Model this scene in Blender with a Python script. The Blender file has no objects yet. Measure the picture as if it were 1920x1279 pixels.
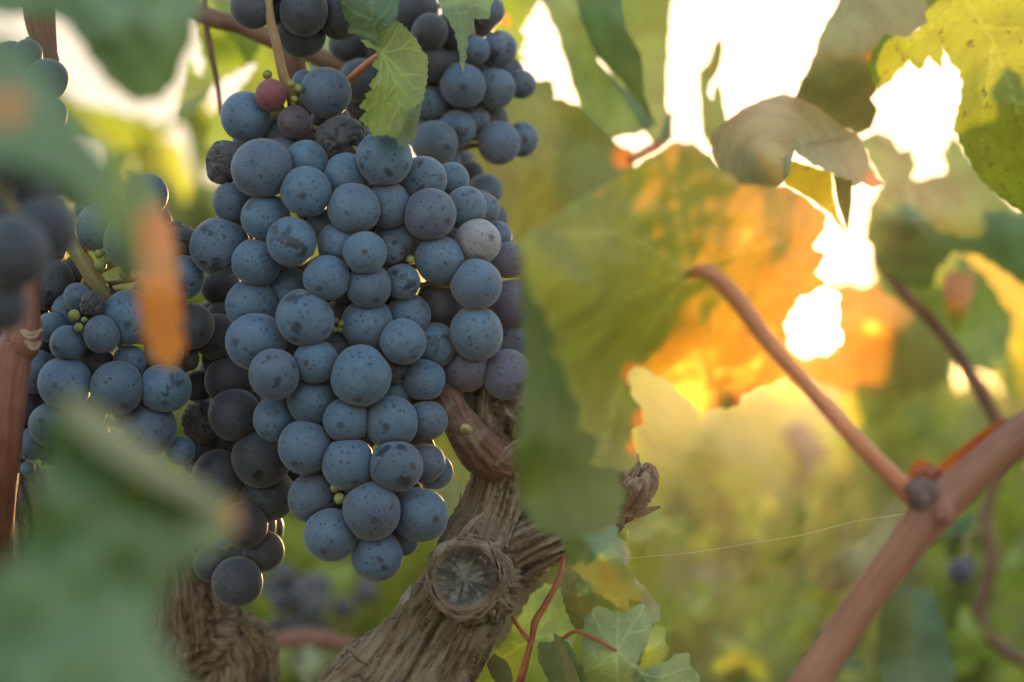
import bpy, bmesh, math, random
import numpy as np
from mathutils import Vector, Matrix, Quaternion, noise as mnoise
from mathutils.geometry import delaunay_2d_cdt

random.seed(7)
rng = np.random.default_rng(7)
sc = bpy.context.scene
col = sc.collection
R = math.radians

# ------------------------------------------------------------------ camera, sky, sun, exposure
PITCH = R(2.0)
CAM = Vector((0.0, 0.0, 0.62))
K = 36.0 / 85.0 / 1920.0
FW = Vector((0, math.cos(PITCH), math.sin(PITCH)))
UP = Vector((0, -math.sin(PITCH), math.cos(PITCH)))
RT = Vector((1, 0, 0))

def P(x, y, d):
    """point at distance d (metres along the view axis) for a position on the photograph"""
    return CAM + FW * d + RT * ((x - 960.0) * K * d) + UP * ((639.5 - y) * K * d)

cam = bpy.data.cameras.new('camera')
cam.lens = 85; cam.sensor_width = 36
cam.clip_start = 0.02; cam.clip_end = 4000
cam.dof.use_dof = True
cam.dof.focus_distance = 0.684
cam.dof.aperture_fstop = 9.5
cam.dof.aperture_blades = 0
camo = bpy.data.objects.new('camera', cam); col.objects.link(camo)
camo.location = CAM; camo.rotation_euler = (math.pi / 2 + PITCH, 0, 0)
sc.camera = camo

SUN_DIR = (P(1528, 598, 1.0) - CAM).normalized()
SUN_EL = math.asin(SUN_DIR.z)
SUN_AZ = math.atan2(SUN_DIR.x, SUN_DIR.y)          # from +Y towards +X
EXPOSURE = 4.4
SKY_LIMIT = ((.062, .125), (.0535, .123), (.045, .123))     # ceiling towards the sun, ceiling away from it

w = bpy.data.worlds.new('World'); sc.world = w; w.use_nodes = True
nt = w.node_tree; nt.nodes.clear()
out = nt.nodes.new('ShaderNodeOutputWorld')
bg = nt.nodes.new('ShaderNodeBackground'); bg.inputs[1].default_value = 0.15
sky = nt.nodes.new('ShaderNodeTexSky'); sky.sky_type = 'NISHITA'; sky.sun_disc = False
sky.sun_elevation = SUN_EL; sky.sun_rotation = SUN_AZ
sky.altitude = 50; sky.air_density = 1.0; sky.dust_density = 1.5; sky.ozone_density = 1.0
# the sun's own disc and the bright aureole of dusty air close round it, part of the sky in every direction of view
tc = nt.nodes.new('ShaderNodeTexCoord')
dot = nt.nodes.new('ShaderNodeVectorMath'); dot.operation = 'DOT_PRODUCT'
nrm = nt.nodes.new('ShaderNodeVectorMath'); nrm.operation = 'NORMALIZE'
nt.links.new(tc.outputs['Generated'], nrm.inputs[0]); nt.links.new(nrm.outputs[0], dot.inputs[0])
dot.inputs[1].default_value = SUN_DIR
ac = nt.nodes.new('ShaderNodeMath'); ac.operation = 'ARCCOSINE'; nt.links.new(dot.outputs['Value'], ac.inputs[0])
# dusty evening air evens the sky out: each channel rolls off towards a pale cream ceiling
def roll(sock, limit):
    mr_ = nt.nodes.new('ShaderNodeMapRange'); mr_.interpolation_type = 'SMOOTHSTEP'
    nt.links.new(ac.outputs[0], mr_.inputs[0]); mr_.inputs[1].default_value = R(25); mr_.inputs[2].default_value = R(85)
    mr_.inputs[3].default_value = limit[0] / 0.15; mr_.inputs[4].default_value = limit[1] / 0.15
    k_ = nt.nodes.new('ShaderNodeMath'); k_.operation = 'DIVIDE'; nt.links.new(mr_.outputs[0], k_.inputs[1])
    nt.links.new(sock, k_.inputs[0])
    a_ = nt.nodes.new('ShaderNodeMath'); a_.operation = 'ADD'; a_.inputs[1].default_value = 1; nt.links.new(k_.outputs[0], a_.inputs[0])
    o_ = nt.nodes.new('ShaderNodeMath'); o_.operation = 'DIVIDE'; nt.links.new(sock, o_.inputs[0]); nt.links.new(a_.outputs[0], o_.inputs[1])
    return o_.outputs[0]
ssep = nt.nodes.new('ShaderNodeSeparateColor'); scom = nt.nodes.new('ShaderNodeCombineColor')
nt.links.new(sky.outputs[0], ssep.inputs[0])
for i_, lim in enumerate(SKY_LIMIT): nt.links.new(roll(ssep.outputs[i_], lim), scom.inputs[i_])
nt.links.new(scom.outputs[0], bg.inputs[0])
def sky_lobe(width, power, colour, strength):
    d_ = nt.nodes.new('ShaderNodeMath'); d_.operation = 'DIVIDE'; d_.inputs[1].default_value = width
    nt.links.new(ac.outputs[0], d_.inputs[0])
    p_ = nt.nodes.new('ShaderNodeMath'); p_.operation = 'POWER'; p_.inputs[1].default_value = power
    nt.links.new(d_.outputs[0], p_.inputs[0])
    n_ = nt.nodes.new('ShaderNodeMath'); n_.operation = 'MULTIPLY'; n_.inputs[1].default_value = -1
    nt.links.new(p_.outputs[0], n_.inputs[0])
    e_ = nt.nodes.new('ShaderNodeMath'); e_.operation = 'EXPONENT'; nt.links.new(n_.outputs[0], e_.inputs[0])
    m_ = nt.nodes.new('ShaderNodeMath'); m_.operation = 'MULTIPLY'; m_.inputs[1].default_value = strength
    nt.links.new(e_.outputs[0], m_.inputs[0])
    b_ = nt.nodes.new('ShaderNodeBackground'); b_.inputs[0].default_value = (*colour, 1)
    nt.links.new(m_.outputs[0], b_.inputs[1])
    return b_
lobes = [bg, sky_lobe(R(0.42), 4, (1, 0.86, 0.55), 30.0), sky_lobe(R(5.0), 1, (1, 0.66, 0.28), 0.12)]
cur = lobes[0]
for lb in lobes[1:]:
    ad = nt.nodes.new('ShaderNodeAddShader')
    nt.links.new(cur.outputs[0], ad.inputs[0]); nt.links.new(lb.outputs[0], ad.inputs[1]); cur = ad
nt.links.new(cur.outputs[0], out.inputs[0])

sun = bpy.data.lights.new('sun', 'SUN'); sun.energy = 0.55; sun.angle = R(0.53); sun.color = (1.0, 0.57, 0.22)
suno = bpy.data.objects.new('sun', sun); col.objects.link(suno)
suno.rotation_euler = SUN_DIR.to_track_quat('Z', 'Y').to_euler()
suno.location = SUN_DIR * 50

sc.view_settings.view_transform = 'Standard'; sc.view_settings.look = 'None'
sc.view_settings.exposure = EXPOSURE; sc.view_settings.gamma = 1
sc.render.engine = 'CYCLES'
cy = sc.cycles
cy.use_denoising = True
try:
    cy.denoiser = 'OPENIMAGEDENOISE'; cy.denoising_input_passes = 'RGB_ALBEDO_NORMAL'
except Exception: pass
cy.max_bounces = 8; cy.diffuse_bounces = 3; cy.glossy_bounces = 3; cy.transmission_bounces = 5; cy.transparent_max_bounces = 8
cy.volume_bounces = 1; cy.sample_clamp_indirect = 4.0; cy.caustics_reflective = False; cy.caustics_refractive = False

# ------------------------------------------------------------------ helpers
def tag(o, label=None, cat=None, group=None, kind=None):
    if label: o['label'] = label
    if cat: o['category'] = cat
    if group: o['group'] = group
    if kind: o['kind'] = kind
    return o

def empty(name, loc, label=None, cat=None, group=None):
    o = bpy.data.objects.new(name, None); o.empty_display_size = 0.01
    o.location = loc; col.objects.link(o)
    return tag(o, label, cat, group)

def adopt(o, parent):
    """parent o (built in world space) to an unrotated Empty without moving it"""
    o.parent = parent
    o.matrix_parent_inverse = Matrix.Translation(-Vector(parent.location))

def link(name, me, mats=(), parent=None, smooth=True):
    o = bpy.data.objects.new(name, me); col.objects.link(o)
    for m in (mats if isinstance(mats, (list, tuple)) else [mats]): me.materials.append(m)
    if smooth and len(me.polygons): me.polygons.foreach_set('use_smooth', [True] * len(me.polygons))
    if parent: adopt(o, parent)
    return o

def vn(p, seed=0):
    """vectorised 3-D value noise in -1..1"""
    p = np.asarray(p, float) + seed * 17.31
    i = np.floor(p).astype(np.int64); f = p - i; f = f * f * (3 - 2 * f)
    def h(a):
        n = (a[:, 0] * 374761393 + a[:, 1] * 668265263 + a[:, 2] * 2147483647 + seed * 974711) & 0xffffffff
        n = ((n ^ (n >> 13)) * 1274126177) & 0xffffffff
        n = n ^ (n >> 16)
        return (n & 0xffff) / 32767.5 - 1
    r = 0
    for dx in (0, 1):
        for dy in (0, 1):
            for dz in (0, 1):
                wgt = (f[:, 0] if dx else 1 - f[:, 0]) * (f[:, 1] if dy else 1 - f[:, 1]) * (f[:, 2] if dz else 1 - f[:, 2])
                r = r + wgt * h(i + np.array([dx, dy, dz]))
    return r

def fbm(p, octs=4, seed=0):
    s = 0; a = 1; t = 0
    p = np.asarray(p, float)
    for k in range(octs):
        s = s + a * vn(p * 2 ** k, seed + k); t += a; a *= .5
    return s / t

def catmull(pts, n=8):
    pts = [np.array(p, float) for p in pts]
    q = [2 * pts[0] - pts[1]] + pts + [2 * pts[-1] - pts[-2]]
    o = []
    for i in range(1, len(q) - 2):
        for k in range(n):
            t = k / n
            o.append(.5 * ((2 * q[i]) + (-q[i-1] + q[i+1]) * t + (2*q[i-1] - 5*q[i] + 4*q[i+1] - q[i+2]) * t*t + (-q[i-1] + 3*q[i] - 3*q[i+1] + q[i+2]) * t**3))
    o.append(pts[-1])
    return np.array(o)

def tube_data(path, radii, seg=12, cap=True):
    """verts, faces of a tube; path Nx3, radii N; also v (length) and u (angle) per vertex"""
    path = np.array(path, float); n = len(path)
    tang = np.gradient(path, axis=0); tang /= np.linalg.norm(tang, axis=1)[:, None] + 1e-12
    ref = np.array([0.13, 0.21, 0.97])
    if abs(tang[0] @ ref) > .9: ref = np.array([1, 0, 0.1])
    nrm_ = np.cross(tang[0], ref); nrm_ /= np.linalg.norm(nrm_)
    V, F, U = [], [], []
    L = 0
    for i in range(n):
        if i: L += np.linalg.norm(path[i] - path[i-1])
        nrm_ = nrm_ - tang[i] * (nrm_ @ tang[i]); nrm_ /= np.linalg.norm(nrm_)
        b = np.cross(tang[i], nrm_)
        for k in range(seg):
            a = 2 * math.pi * k / seg
            V.append(path[i] + radii[i] * (math.cos(a) * nrm_ + math.sin(a) * b)); U.append((a, L))
    for i in range(n - 1):
        for k in range(seg):
            k2 = (k + 1) % seg
            F.append((i*seg + k, i*seg + k2, (i+1)*seg + k2, (i+1)*seg + k))
    if cap:
        V.append(path[0]); U.append((0, 0)); c0 = len(V) - 1
        V.append(path[-1]); U.append((0, L)); c1 = len(V) - 1
        for k in range(seg):
            k2 = (k + 1) % seg
            F.append((c0, k2, k)); F.append((c1, (n-1)*seg + k, (n-1)*seg + k2))
    return V, F, U

def mesh_from(name, V, F):
    me = bpy.data.meshes.new(name); me.from_pydata([tuple(v) for v in V], [], F); me.update(); return me

def px_path(pts, n=8):
    """pts: (x, y, d, r_px) -> world path and radii"""
    c = catmull(pts, n)
    path = np.array([P(a, b, d) for a, b, d, r in c]); rad = np.array([r * K * d for a, b, d, r in c])
    return path, rad

def cane(name, pts, mat, parent=None, seg=24, n=10, rough=0.06, seed=1, fibres=14):
    path, rad = px_path(pts, n)
    V, F, U = tube_data(path, rad, seg)
    V = np.array(V); U = np.array(U)
    ring = np.repeat(rad, seg); ring = np.concatenate([ring, [rad[0], rad[-1]]])
    cen = np.repeat(path, seg, axis=0); cen = np.concatenate([cen, [path[0], path[-1]]])
    d = V - cen; ln = np.linalg.norm(d, axis=1)[:, None] + 1e-9
    q = np.stack([np.cos(U[:, 0]) * fibres / 6, np.sin(U[:, 0]) * fibres / 6, U[:, 1] * 40], 1)
    V = V + d / ln * (ring * rough * fbm(q, 3, seed))[:, None]
    me = mesh_from(name, V, F)
    a = me.attributes.new('fib', 'FLOAT_VECTOR', 'POINT')
    a.data.foreach_set('vector', np.stack([np.cos(U[:, 0]), np.sin(U[:, 0]), U[:, 1] * 30], 1).ravel())
    return link(name, me, mat, parent)

# ------------------------------------------------------------------ materials
class NT:
    def __init__(s, name):
        s.m = bpy.data.materials.new(name); s.m.use_nodes = True
        s.t = s.m.node_tree; s.t.nodes.clear()
        s.out = s.n('ShaderNodeOutputMaterial')
    def n(s, typ, **kw):
        nd = s.t.nodes.new(typ)
        for k, v in kw.items(): setattr(nd, k, v)
        return nd
    def l(s, a, b): s.t.links.new(a, b)
    def set(s, sock, v):
        if hasattr(v, 'is_output'): s.l(v, sock)
        elif isinstance(v, (tuple, list)) and len(v) == 3 and sock.type == 'RGBA': sock.default_value = (*v, 1)
        else: sock.default_value = v
    def math(s, op, a, b=None, clamp=False):
        nd = s.n('ShaderNodeMath', operation=op); nd.use_clamp = clamp
        s.set(nd.inputs[0], a)
        if b is not None: s.set(nd.inputs[1], b)
        return nd.outputs[0]
    def vmath(s, op, a, b):
        nd = s.n('ShaderNodeVectorMath', operation=op); s.set(nd.inputs[0], a); s.set(nd.inputs[1], b); return nd.outputs[0]
    def mix(s, f, a, b):
        nd = s.n('ShaderNodeMix', data_type='RGBA'); s.set(nd.inputs[0], f); s.set(nd.inputs[6], a); s.set(nd.inputs[7], b); return nd.outputs[2]
    def ramp(s, f, lo, hi):
        nd = s.n('ShaderNodeMapRange'); nd.interpolation_type = 'SMOOTHSTEP'
        s.set(nd.inputs[0], f); s.set(nd.inputs[1], lo); s.set(nd.inputs[2], hi); return nd.outputs[0]
    def noise(s, vec, scale, detail=3, rough=.55):
        nd = s.n('ShaderNodeTexNoise'); s.set(nd.inputs['Vector'], vec); nd.inputs['Scale'].default_value = scale
        nd.inputs['Detail'].default_value = detail; nd.inputs['Roughness'].default_value = rough; return nd.outputs[0]
    def voro(s, vec, scale):
        nd = s.n('ShaderNodeTexVoronoi'); s.set(nd.inputs['Vector'], vec); nd.inputs['Scale'].default_value = scale; return nd
    def bump(s, h, dist, strength=1):
        nd = s.n('ShaderNodeBump'); s.set(nd.inputs['Height'], h); nd.inputs['Distance'].default_value = dist; nd.inputs['Strength'].default_value = strength; return nd.outputs[0]
    def principled(s, base, rough, normal=None, spec=.5, **kw):
        nd = s.n('ShaderNodeBsdfPrincipled'); s.set(nd.inputs['Base Color'], base); s.set(nd.inputs['Roughness'], rough)
        s.set(nd.inputs['Specular IOR Level'], spec)
        if normal is not None: s.l(normal, nd.inputs['Normal'])
        for k, v in kw.items(): s.set(nd.inputs[k.replace('_', ' ')], v)
        return nd.outputs[0]

def grape_material(name, bloom, skin, cover=0.5, speck=1.0, red=0.0):
    s = NT(name)
    tcn = s.n('ShaderNodeTexCoord'); oi = s.n('ShaderNodeObjectInfo')
    rnd = oi.outputs['Random']
    off = s.n('ShaderNodeCombineXYZ'); s.l(s.math('MULTIPLY', rnd, 37.0), off.inputs[0]); s.l(s.math('MULTIPLY', rnd, 91.0), off.inputs[1])
    obj = tcn.outputs['Object']
    v = s.vmath('ADD', obj, off.outputs[0])
    r2 = s.math('FRACT', s.math('MULTIPLY', rnd, 17.7)); r3 = s.math('FRACT', s.math('MULTIPLY', rnd, 53.3))
    # waxy bloom: thick over most of the berry, thinner in cloudy areas
    cloud = s.noise(v, 1.6, 5, .6)
    bl = s.mix(s.ramp(cloud, .35, .7), tuple(c * .86 for c in bloom), tuple(c * 1.16 for c in bloom))
    bl = s.mix(s.math('MULTIPLY', r2, .6), bl, (bloom[0] * 1.22, bloom[1] * .92, bloom[2] * .95))
    bl = s.mix(s.math('MULTIPLY', s.ramp(s.noise(v, .9, 3), .45, .7), .45), bl, (bloom[0] * .75, bloom[1] * .62, bloom[2] * .72))
    fine = s.noise(v, 26, 3, .7)
    bl = s.mix(s.math('MULTIPLY', s.ramp(fine, .4, .75), .22), bl, tuple(c * .55 for c in bloom))
    # rubbed smudges, dark and glossier
    sm = s.noise(v, 1.25, 6, .62)
    th = s.math('ADD', .535, s.math('MULTIPLY', r3, .20))
    smudge = s.math('MULTIPLY', s.ramp(s.math('SUBTRACT', sm, th), 0, .05), .8)
    # round specks of two sizes
    d1 = s.voro(v, 5.2); d2 = s.voro(v, 13)
    sc1 = s.n('ShaderNodeSeparateColor'); s.l(d1.outputs['Color'], sc1.inputs[0])
    sc2 = s.n('ShaderNodeSeparateColor'); s.l(d2.outputs['Color'], sc2.inputs[0])
    wob = s.math('MULTIPLY', s.math('SUBTRACT', s.noise(v, 12, 4, .65), .5), .5)
    def spots(dist, colr, lo, size):
        rad = s.math('MULTIPLY', s.ramp(colr, lo, 1.0), size)
        return s.ramp(s.math('SUBTRACT', rad, s.math('ADD', dist, wob)), 0, .05)
    s1 = spots(d1.outputs['Distance'], sc1.outputs[0], .40, .40)
    s2 = s.math('MULTIPLY', spots(d2.outputs['Distance'], sc2.outputs[1], .58, .44), s.math('ADD', .55, s.math('MULTIPLY', r3, .5)))
    specks = s.math('MULTIPLY', s.math('MAXIMUM', s.math('MULTIPLY', s1, .62), s.math('MULTIPLY', s2, .72)), speck, True)
    # scratches
    scv = s.n('ShaderNodeMapping'); s.l(v, scv.inputs[0]); scv.inputs['Scale'].default_value = (2, 2, 9)
    scr = s.math('MULTIPLY', s.ramp(s.noise(scv.outputs[0], 2.2, 5, .7), .66, .73), .5)
    mask = s.math('MAXIMUM', smudge, s.math('MAXIMUM', specks, scr))
    mask = s.math('MULTIPLY', mask, cover * 2, True)
    base = s.mix(mask, bl, skin)
    # brown scar at the blossom end (-Z pole)
    sep = s.n('ShaderNodeSeparateXYZ'); s.l(obj, sep.inputs[0])
    rr = s.math('SQRT', s.math('ADD', s.math('MULTIPLY', sep.outputs[0], sep.outputs[0]), s.math('MULTIPLY', sep.outputs[1], sep.outputs[1])))
    rr = s.math('ADD', rr, s.math('MULTIPLY', wob, .35))
    low = s.math('LESS_THAN', sep.outputs[2], 0)
    dot_ = s.math('MULTIPLY', s.ramp(s.math('MULTIPLY', rr, -1), -.062, -.035), low)
    ring = s.math('MULTIPLY', s.math('MULTIPLY', s.ramp(s.math('MULTIPLY', rr, -1), -.21, -.12), low), .55)
    base = s.mix(ring, base, skin)
    base = s.mix(dot_, base, (.075, .038, .022))
    h = s.math('SUBTRACT', s.math('MULTIPLY', fine, .25), s.math('MULTIPLY', s.math('ADD', mask, dot_), .35))
    nrm_ = s.bump(h, .0004, .5)
    rough = s.math('SUBTRACT', .62, s.math('MULTIPLY', smudge, .38))
    sh = s.principled(base, rough, nrm_, .35, Sheen_Weight=.28, Sheen_Roughness=.4)
    s.l(sh, s.out.inputs[0])
    return s.m

def leaf_material(name, top, under, trans, spot=0.0, fwd=(1.0, .33, .02), fw=.12, tr=.36, gloss=.42, fw2=0):
    """a thin sheet: diffuse + gloss on the lit side, light diffusing through, and a forward lobe towards the sun"""
    s = NT(name)
    tcn = s.n('ShaderNodeTexCoord'); oi = s.n('ShaderNodeObjectInfo'); geo = s.n('ShaderNodeNewGeometry')
    pos = geo.outputs['Position']
    vein = s.n('ShaderNodeAttribute', attribute_name='vein').outputs['Fac']
    rust_glow = s.n('ShaderNodeAttribute', attribute_name='rust_glow').outputs['Fac']
    n1 = s.noise(pos, 70, 4); n2 = s.noise(pos, 600, 3); n3 = s.noise(pos, 22, 2)
    side = s.mix(geo.outputs['Backfacing'], top, under)
    base = s.mix(s.ramp(n1, .3, .7), tuple_mul(side, s, .78), tuple_mul(side, s, 1.22))
    base = s.mix(s.math('MULTIPLY', vein, .6), base, tuple(min(.6, c * 1.7 + .05) for c in top))
    base = s.mix(rust_glow, base, (.66, .20, .045))  # autumn orange, also painted where sun would glow through leaf rims
    trc = s.mix(s.ramp(n1, .3, .72), tuple(c * .75 for c in trans), tuple(min(c * 1.15, 1) for c in trans))
    trc = s.mix(s.math('MULTIPLY', s.ramp(n3, .45, .7), .35), trc, (trans[0] * 1.2, trans[1] * .9, trans[2] * .6))
    trc = s.mix(s.math('MULTIPLY', vein, .55), trc, (trans[0] * 1.25, trans[1] * 1.15, trans[2] * 1.6))
    trc = s.mix(rust_glow, trc, (1.0, .32, .03))
    fwc = s.mix(rust_glow, fwd, (1, .3, .03))
    if spot:
        sp = s.ramp(s.noise(pos, 190, 5, .7), .64 - spot * .08, .70 - spot * .06)
        sp = s.math('MULTIPLY', sp, .8)
        base = s.mix(sp, base, (.09, .05, .02)); trc = s.mix(sp, trc, (.12, .05, .01)); fwc = s.mix(sp, fwc, (.1, .04, .01))
    ve = s.n('ShaderNodeTexVoronoi', feature='DISTANCE_TO_EDGE'); s.l(pos, ve.inputs['Vector']); ve.inputs['Scale'].default_value = 210
    net = s.math('MULTIPLY', s.ramp(s.math('MULTIPLY', ve.outputs[0], -1), -.09, -.02), .30)
    base = s.mix(s.math('MULTIPLY', net, .7), base, tuple(min(.6, c * 1.5 + .03) for c in top))
    trc = s.mix(net, trc, tuple(c * .55 for c in trans))
    nrm_ = s.bump(s.math('SUBTRACT', s.math('ADD', s.math('MULTIPLY', n2, .4), s.math('MULTIPLY', s.noise(pos, 240, 2), .8)), net), .0006, .5)
    pr = s.principled(base, .48, nrm_, gloss)
    tl = s.n('ShaderNodeBsdfTranslucent'); s.l(trc, tl.inputs[0]); s.l(nrm_, tl.inputs['Normal'])
    rf = s.n('ShaderNodeBsdfRefraction'); s.set(rf.inputs[0], fwc); rf.inputs['Roughness'].default_value = 1.0; rf.inputs['IOR'].default_value = 1.2
    m1 = s.n('ShaderNodeMixShader'); m1.inputs[0].default_value = tr; s.l(pr, m1.inputs[1]); s.l(tl.outputs[0], m1.inputs[2])
    m2 = s.n('ShaderNodeMixShader'); m2.inputs[0].default_value = fw; s.l(m1.outputs[0], m2.inputs[1]); s.l(rf.outputs[0], m2.inputs[2])
    if fw2:                                                       # a tighter part of the light that passes nearly straight through
        r2 = s.n('ShaderNodeBsdfRefraction'); s.set(r2.inputs[0], s.mix(.35, fwc, (1, .75, .25))); r2.inputs['Roughness'].default_value = .62; r2.inputs['IOR'].default_value = 1.2
        m3 = s.n('ShaderNodeMixShader'); m3.inputs[0].default_value = fw2; s.l(m2.outputs[0], m3.inputs[1]); s.l(r2.outputs[0], m3.inputs[2]); m2 = m3
    s.l(m2.outputs[0], s.out.inputs[0])
    return s.m

def tuple_mul(sock, s, k):
    return s.mix(0.0, s.vmath('MULTIPLY', sock, (k, k, k)), (0, 0, 0))

def bark_material(name, lo, hi, red=(.12, .07, .05), attr=True, bump=.0012):
    s = NT(name)
    if attr: v = s.n('ShaderNodeAttribute', attribute_name='fib').outputs['Vector']
    else: v = s.n('ShaderNodeTexCoord').outputs['Object']
    geo = s.n('ShaderNodeNewGeometry'); pos = geo.outputs['Position']
    fib = s.noise(v, 5.5, 6, .65); big = s.noise(pos, 60, 4); fine = s.noise(v, 16, 4, .7)
    cr = s.n('ShaderNodeAttribute', attribute_name='crev').outputs['Fac']
    c = s.mix(s.ramp(fib, .36, .62), lo, hi)
    c = s.mix(s.math('MULTIPLY', s.ramp(big, .5, .72), .6), c, red)
    c = s.mix(s.math('MULTIPLY', s.ramp(s.noise(pos, 38, 5, .7), .5, .62), .65), c, (.27, .255, .225))
    c = s.mix(s.math('MULTIPLY', s.ramp(fine, .52, .7), .45), c, tuple(min(1, x * 1.5) for x in hi))
    c = s.mix(s.math('MULTIPLY', cr, .95, True), c, tuple(x * .25 for x in lo))
    h = s.math('ADD', s.math('MULTIPLY', fib, .6), s.math('MULTIPLY', fine, .5))
    s.l(s.principled(c, .85, s.bump(h, bump, .9), .25), s.out.inputs[0])
    return s.m

def plain_stem(name, c1, c2, rough=.5, scale=90, trans=None):
    s = NT(name)
    geo = s.n('ShaderNodeNewGeometry'); pos = geo.outputs['Position']
    v = s.n('ShaderNodeAttribute', attribute_name='fib').outputs['Vector']
    n1 = s.noise(pos, scale, 4); mp_ = s.n('ShaderNodeMapping'); s.l(v, mp_.inputs[0]); mp_.inputs['Scale'].default_value = (1.6, 1.6, .35); n2 = s.noise(mp_.outputs[0], 5, 5, .65)
    c = s.mix(s.ramp(n1, .3, .7), c1, c2)
    c = s.mix(s.math('MULTIPLY', s.ramp(n2, .45, .62), .55), c, tuple(x * .55 for x in c1))
    nr = s.bump(s.math('ADD', n2, s.noise(pos, scale * 8, 3)), .0003, .6)
    kw = {}
    if trans: kw = dict(Subsurface_Weight=.5, Subsurface_Radius=(.004, .002, .001), Subsurface_Scale=.4)
    s.l(s.principled(c, rough, nr, .4, **kw), s.out.inputs[0])
    return s.m

M = {}
M['grape'] = grape_material('blue_grape_skin', (.076, .150, .242), (.014, .020, .034))
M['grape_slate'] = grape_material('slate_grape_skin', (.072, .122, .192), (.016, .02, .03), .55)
M['grape_pale'] = grape_material('pale_bloom_grape_skin', (.24, .27, .31), (.03, .035, .05), .35)
M['grape_purple'] = grape_material('purple_grape_skin', (.100, .118, .185), (.03, .02, .035), .5)
M['grape_red'] = grape_material('reddish_grape_skin', (.19, .075, .095), (.10, .03, .04), .35, .3)
M['grape_dull'] = grape_material('dull_purple_grape_skin', (.085, .07, .095), (.02, .016, .024), .6)
M['grape_dark'] = grape_material('shaded_thin_bloom_grape_skin', (.044, .060, .084), (.010, .012, .016), .6, .8)  # leaf shade is put into this darker colour, besides the thinner bloom
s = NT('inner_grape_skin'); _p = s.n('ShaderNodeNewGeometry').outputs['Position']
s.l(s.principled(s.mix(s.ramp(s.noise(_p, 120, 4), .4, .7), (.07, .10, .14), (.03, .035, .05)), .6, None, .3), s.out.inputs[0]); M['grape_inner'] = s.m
M['raisin'] = grape_material('shrivelled_grape_skin', (.055, .062, .075), (.012, .012, .014), .6, .4)
M['green_berry'] = plain_stem('green_berry_skin', (.17, .21, .05), (.26, .29, .09), .4, 300, True)
M['stem_green'] = plain_stem('green_stem', (.20, .17, .07), (.30, .27, .12), .5, 120, True)
M['stem_tan'] = plain_stem('tan_stem', (.30, .19, .10), (.40, .29, .16), .5, 120, True)
M['stem_red'] = plain_stem('red_shoot', (.28, .07, .035), (.36, .14, .06), .45, 120, True)
M['petiole'] = plain_stem('pink_petiole', (.50, .19, .11), (.56, .25, .13), .45, 120, True)
M['cane_red'] = plain_stem('red_brown_cane', (.15, .050, .035), (.23, .10, .07), .5, 70)
M['cane_right'] = plain_stem('warm_red_brown_cane', (.21, .085, .055), (.30, .145, .095), .55, 60)
M['cane_stub'] = bark_material('dull_cane_bark', (.10, .055, .045), (.19, .115, .092), (.13, .055, .05), bump=.0008)
M['cane_brown'] = plain_stem('brown_cane', (.13, .065, .04), (.20, .11, .07), .6, 90)
M['node'] = plain_stem('grey_bud_scales', (.10, .07, .07), (.18, .12, .11), .7, 200)
M['bark'] = bark_material('old_vine_bark', (.085, .068, .052), (.31, .255, .195))
M['bark_dark'] = bark_material('shaggy_vine_bark', (.09, .065, .05), (.27, .205, .15), (.16, .09, .06))
M['leaf'] = leaf_material('leaf_green', (.120, .205, .105), (.13, .17, .09), (.15, .30, .035), fw=.0008, tr=.30, gloss=.5)
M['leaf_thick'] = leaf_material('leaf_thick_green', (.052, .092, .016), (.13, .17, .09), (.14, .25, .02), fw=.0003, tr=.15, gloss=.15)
M['leaf_grey'] = leaf_material('leaf_downy_underside', (.205, .225, .115), (.17, .19, .10), (.17, .26, .04), tr=.10, gloss=.25, fw=.0006)
M['leaf_yellow'] = leaf_material('leaf_yellowing', (.18, .22, .030), (.19, .21, .05), (.36, .47, .02), spot=.7, tr=.42, fw=.0008)
M['leaf_lime'] = leaf_material('leaf_lime', (.21, .27, .06), (.21, .26, .09), (.28, .46, .05), tr=.38, fw=.0008)
M['leaf_big'] = leaf_material('leaf_sunlit', (.13, .165, .055), (.15, .17, .07), (.20, .28, .02), tr=.34, fw=.0032, fw2=.005)
M['leaf_dark'] = leaf_material('leaf_dark_green', (.060, .115, .060), (.10, .13, .075), (.15, .25, .025), tr=.25, fw=.0006)
M['leaf_bg'] = leaf_material('leaf_far', (.17, .22, .075), (.21, .23, .10), (.52, .66, .06), tr=.50, fw=.003)
M['dry'] = bark_material('dry_flake', (.17, .11, .08), (.36, .26, .19), attr=False)
M['dry_wood'] = bark_material('dry_torn_wood', (.10, .065, .048), (.32, .22, .16), (.16, .08, .06))

# ------------------------------------------------------------------ leaves traced as curved sheets with their own depth
def rbf(ctrl):
    c = np.array(ctrl, float); X = c[:, :2] / 500.0; z = c[:, 2]; n = len(c)
    if n < 3: return lambda q: np.full(len(q), z.mean())
    def phi(r): return np.where(r > 0, r * r * np.log(r + 1e-12), 0)
    D = np.linalg.norm(X[:, None] - X[None], axis=2)
    A = np.zeros((n + 3, n + 3)); A[:n, :n] = phi(D) + np.eye(n) * 1e-4
    A[:n, n] = 1; A[:n, n+1:] = X; A[n, :n] = 1; A[n+1:, :n] = X.T
    s = np.linalg.lstsq(A, np.concatenate([z, [0, 0, 0]]), rcond=None)[0]
    lo, hi = z.min() - .03, z.max() + .03
    def f(q):
        q = np.array(q, float)[:, :2] / 500.0
        d = np.linalg.norm(q[:, None] - X[None], axis=2)
        return np.clip(phi(d) @ s[:n] + s[n] + q @ s[n+1:], lo, hi)
    return f

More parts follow.
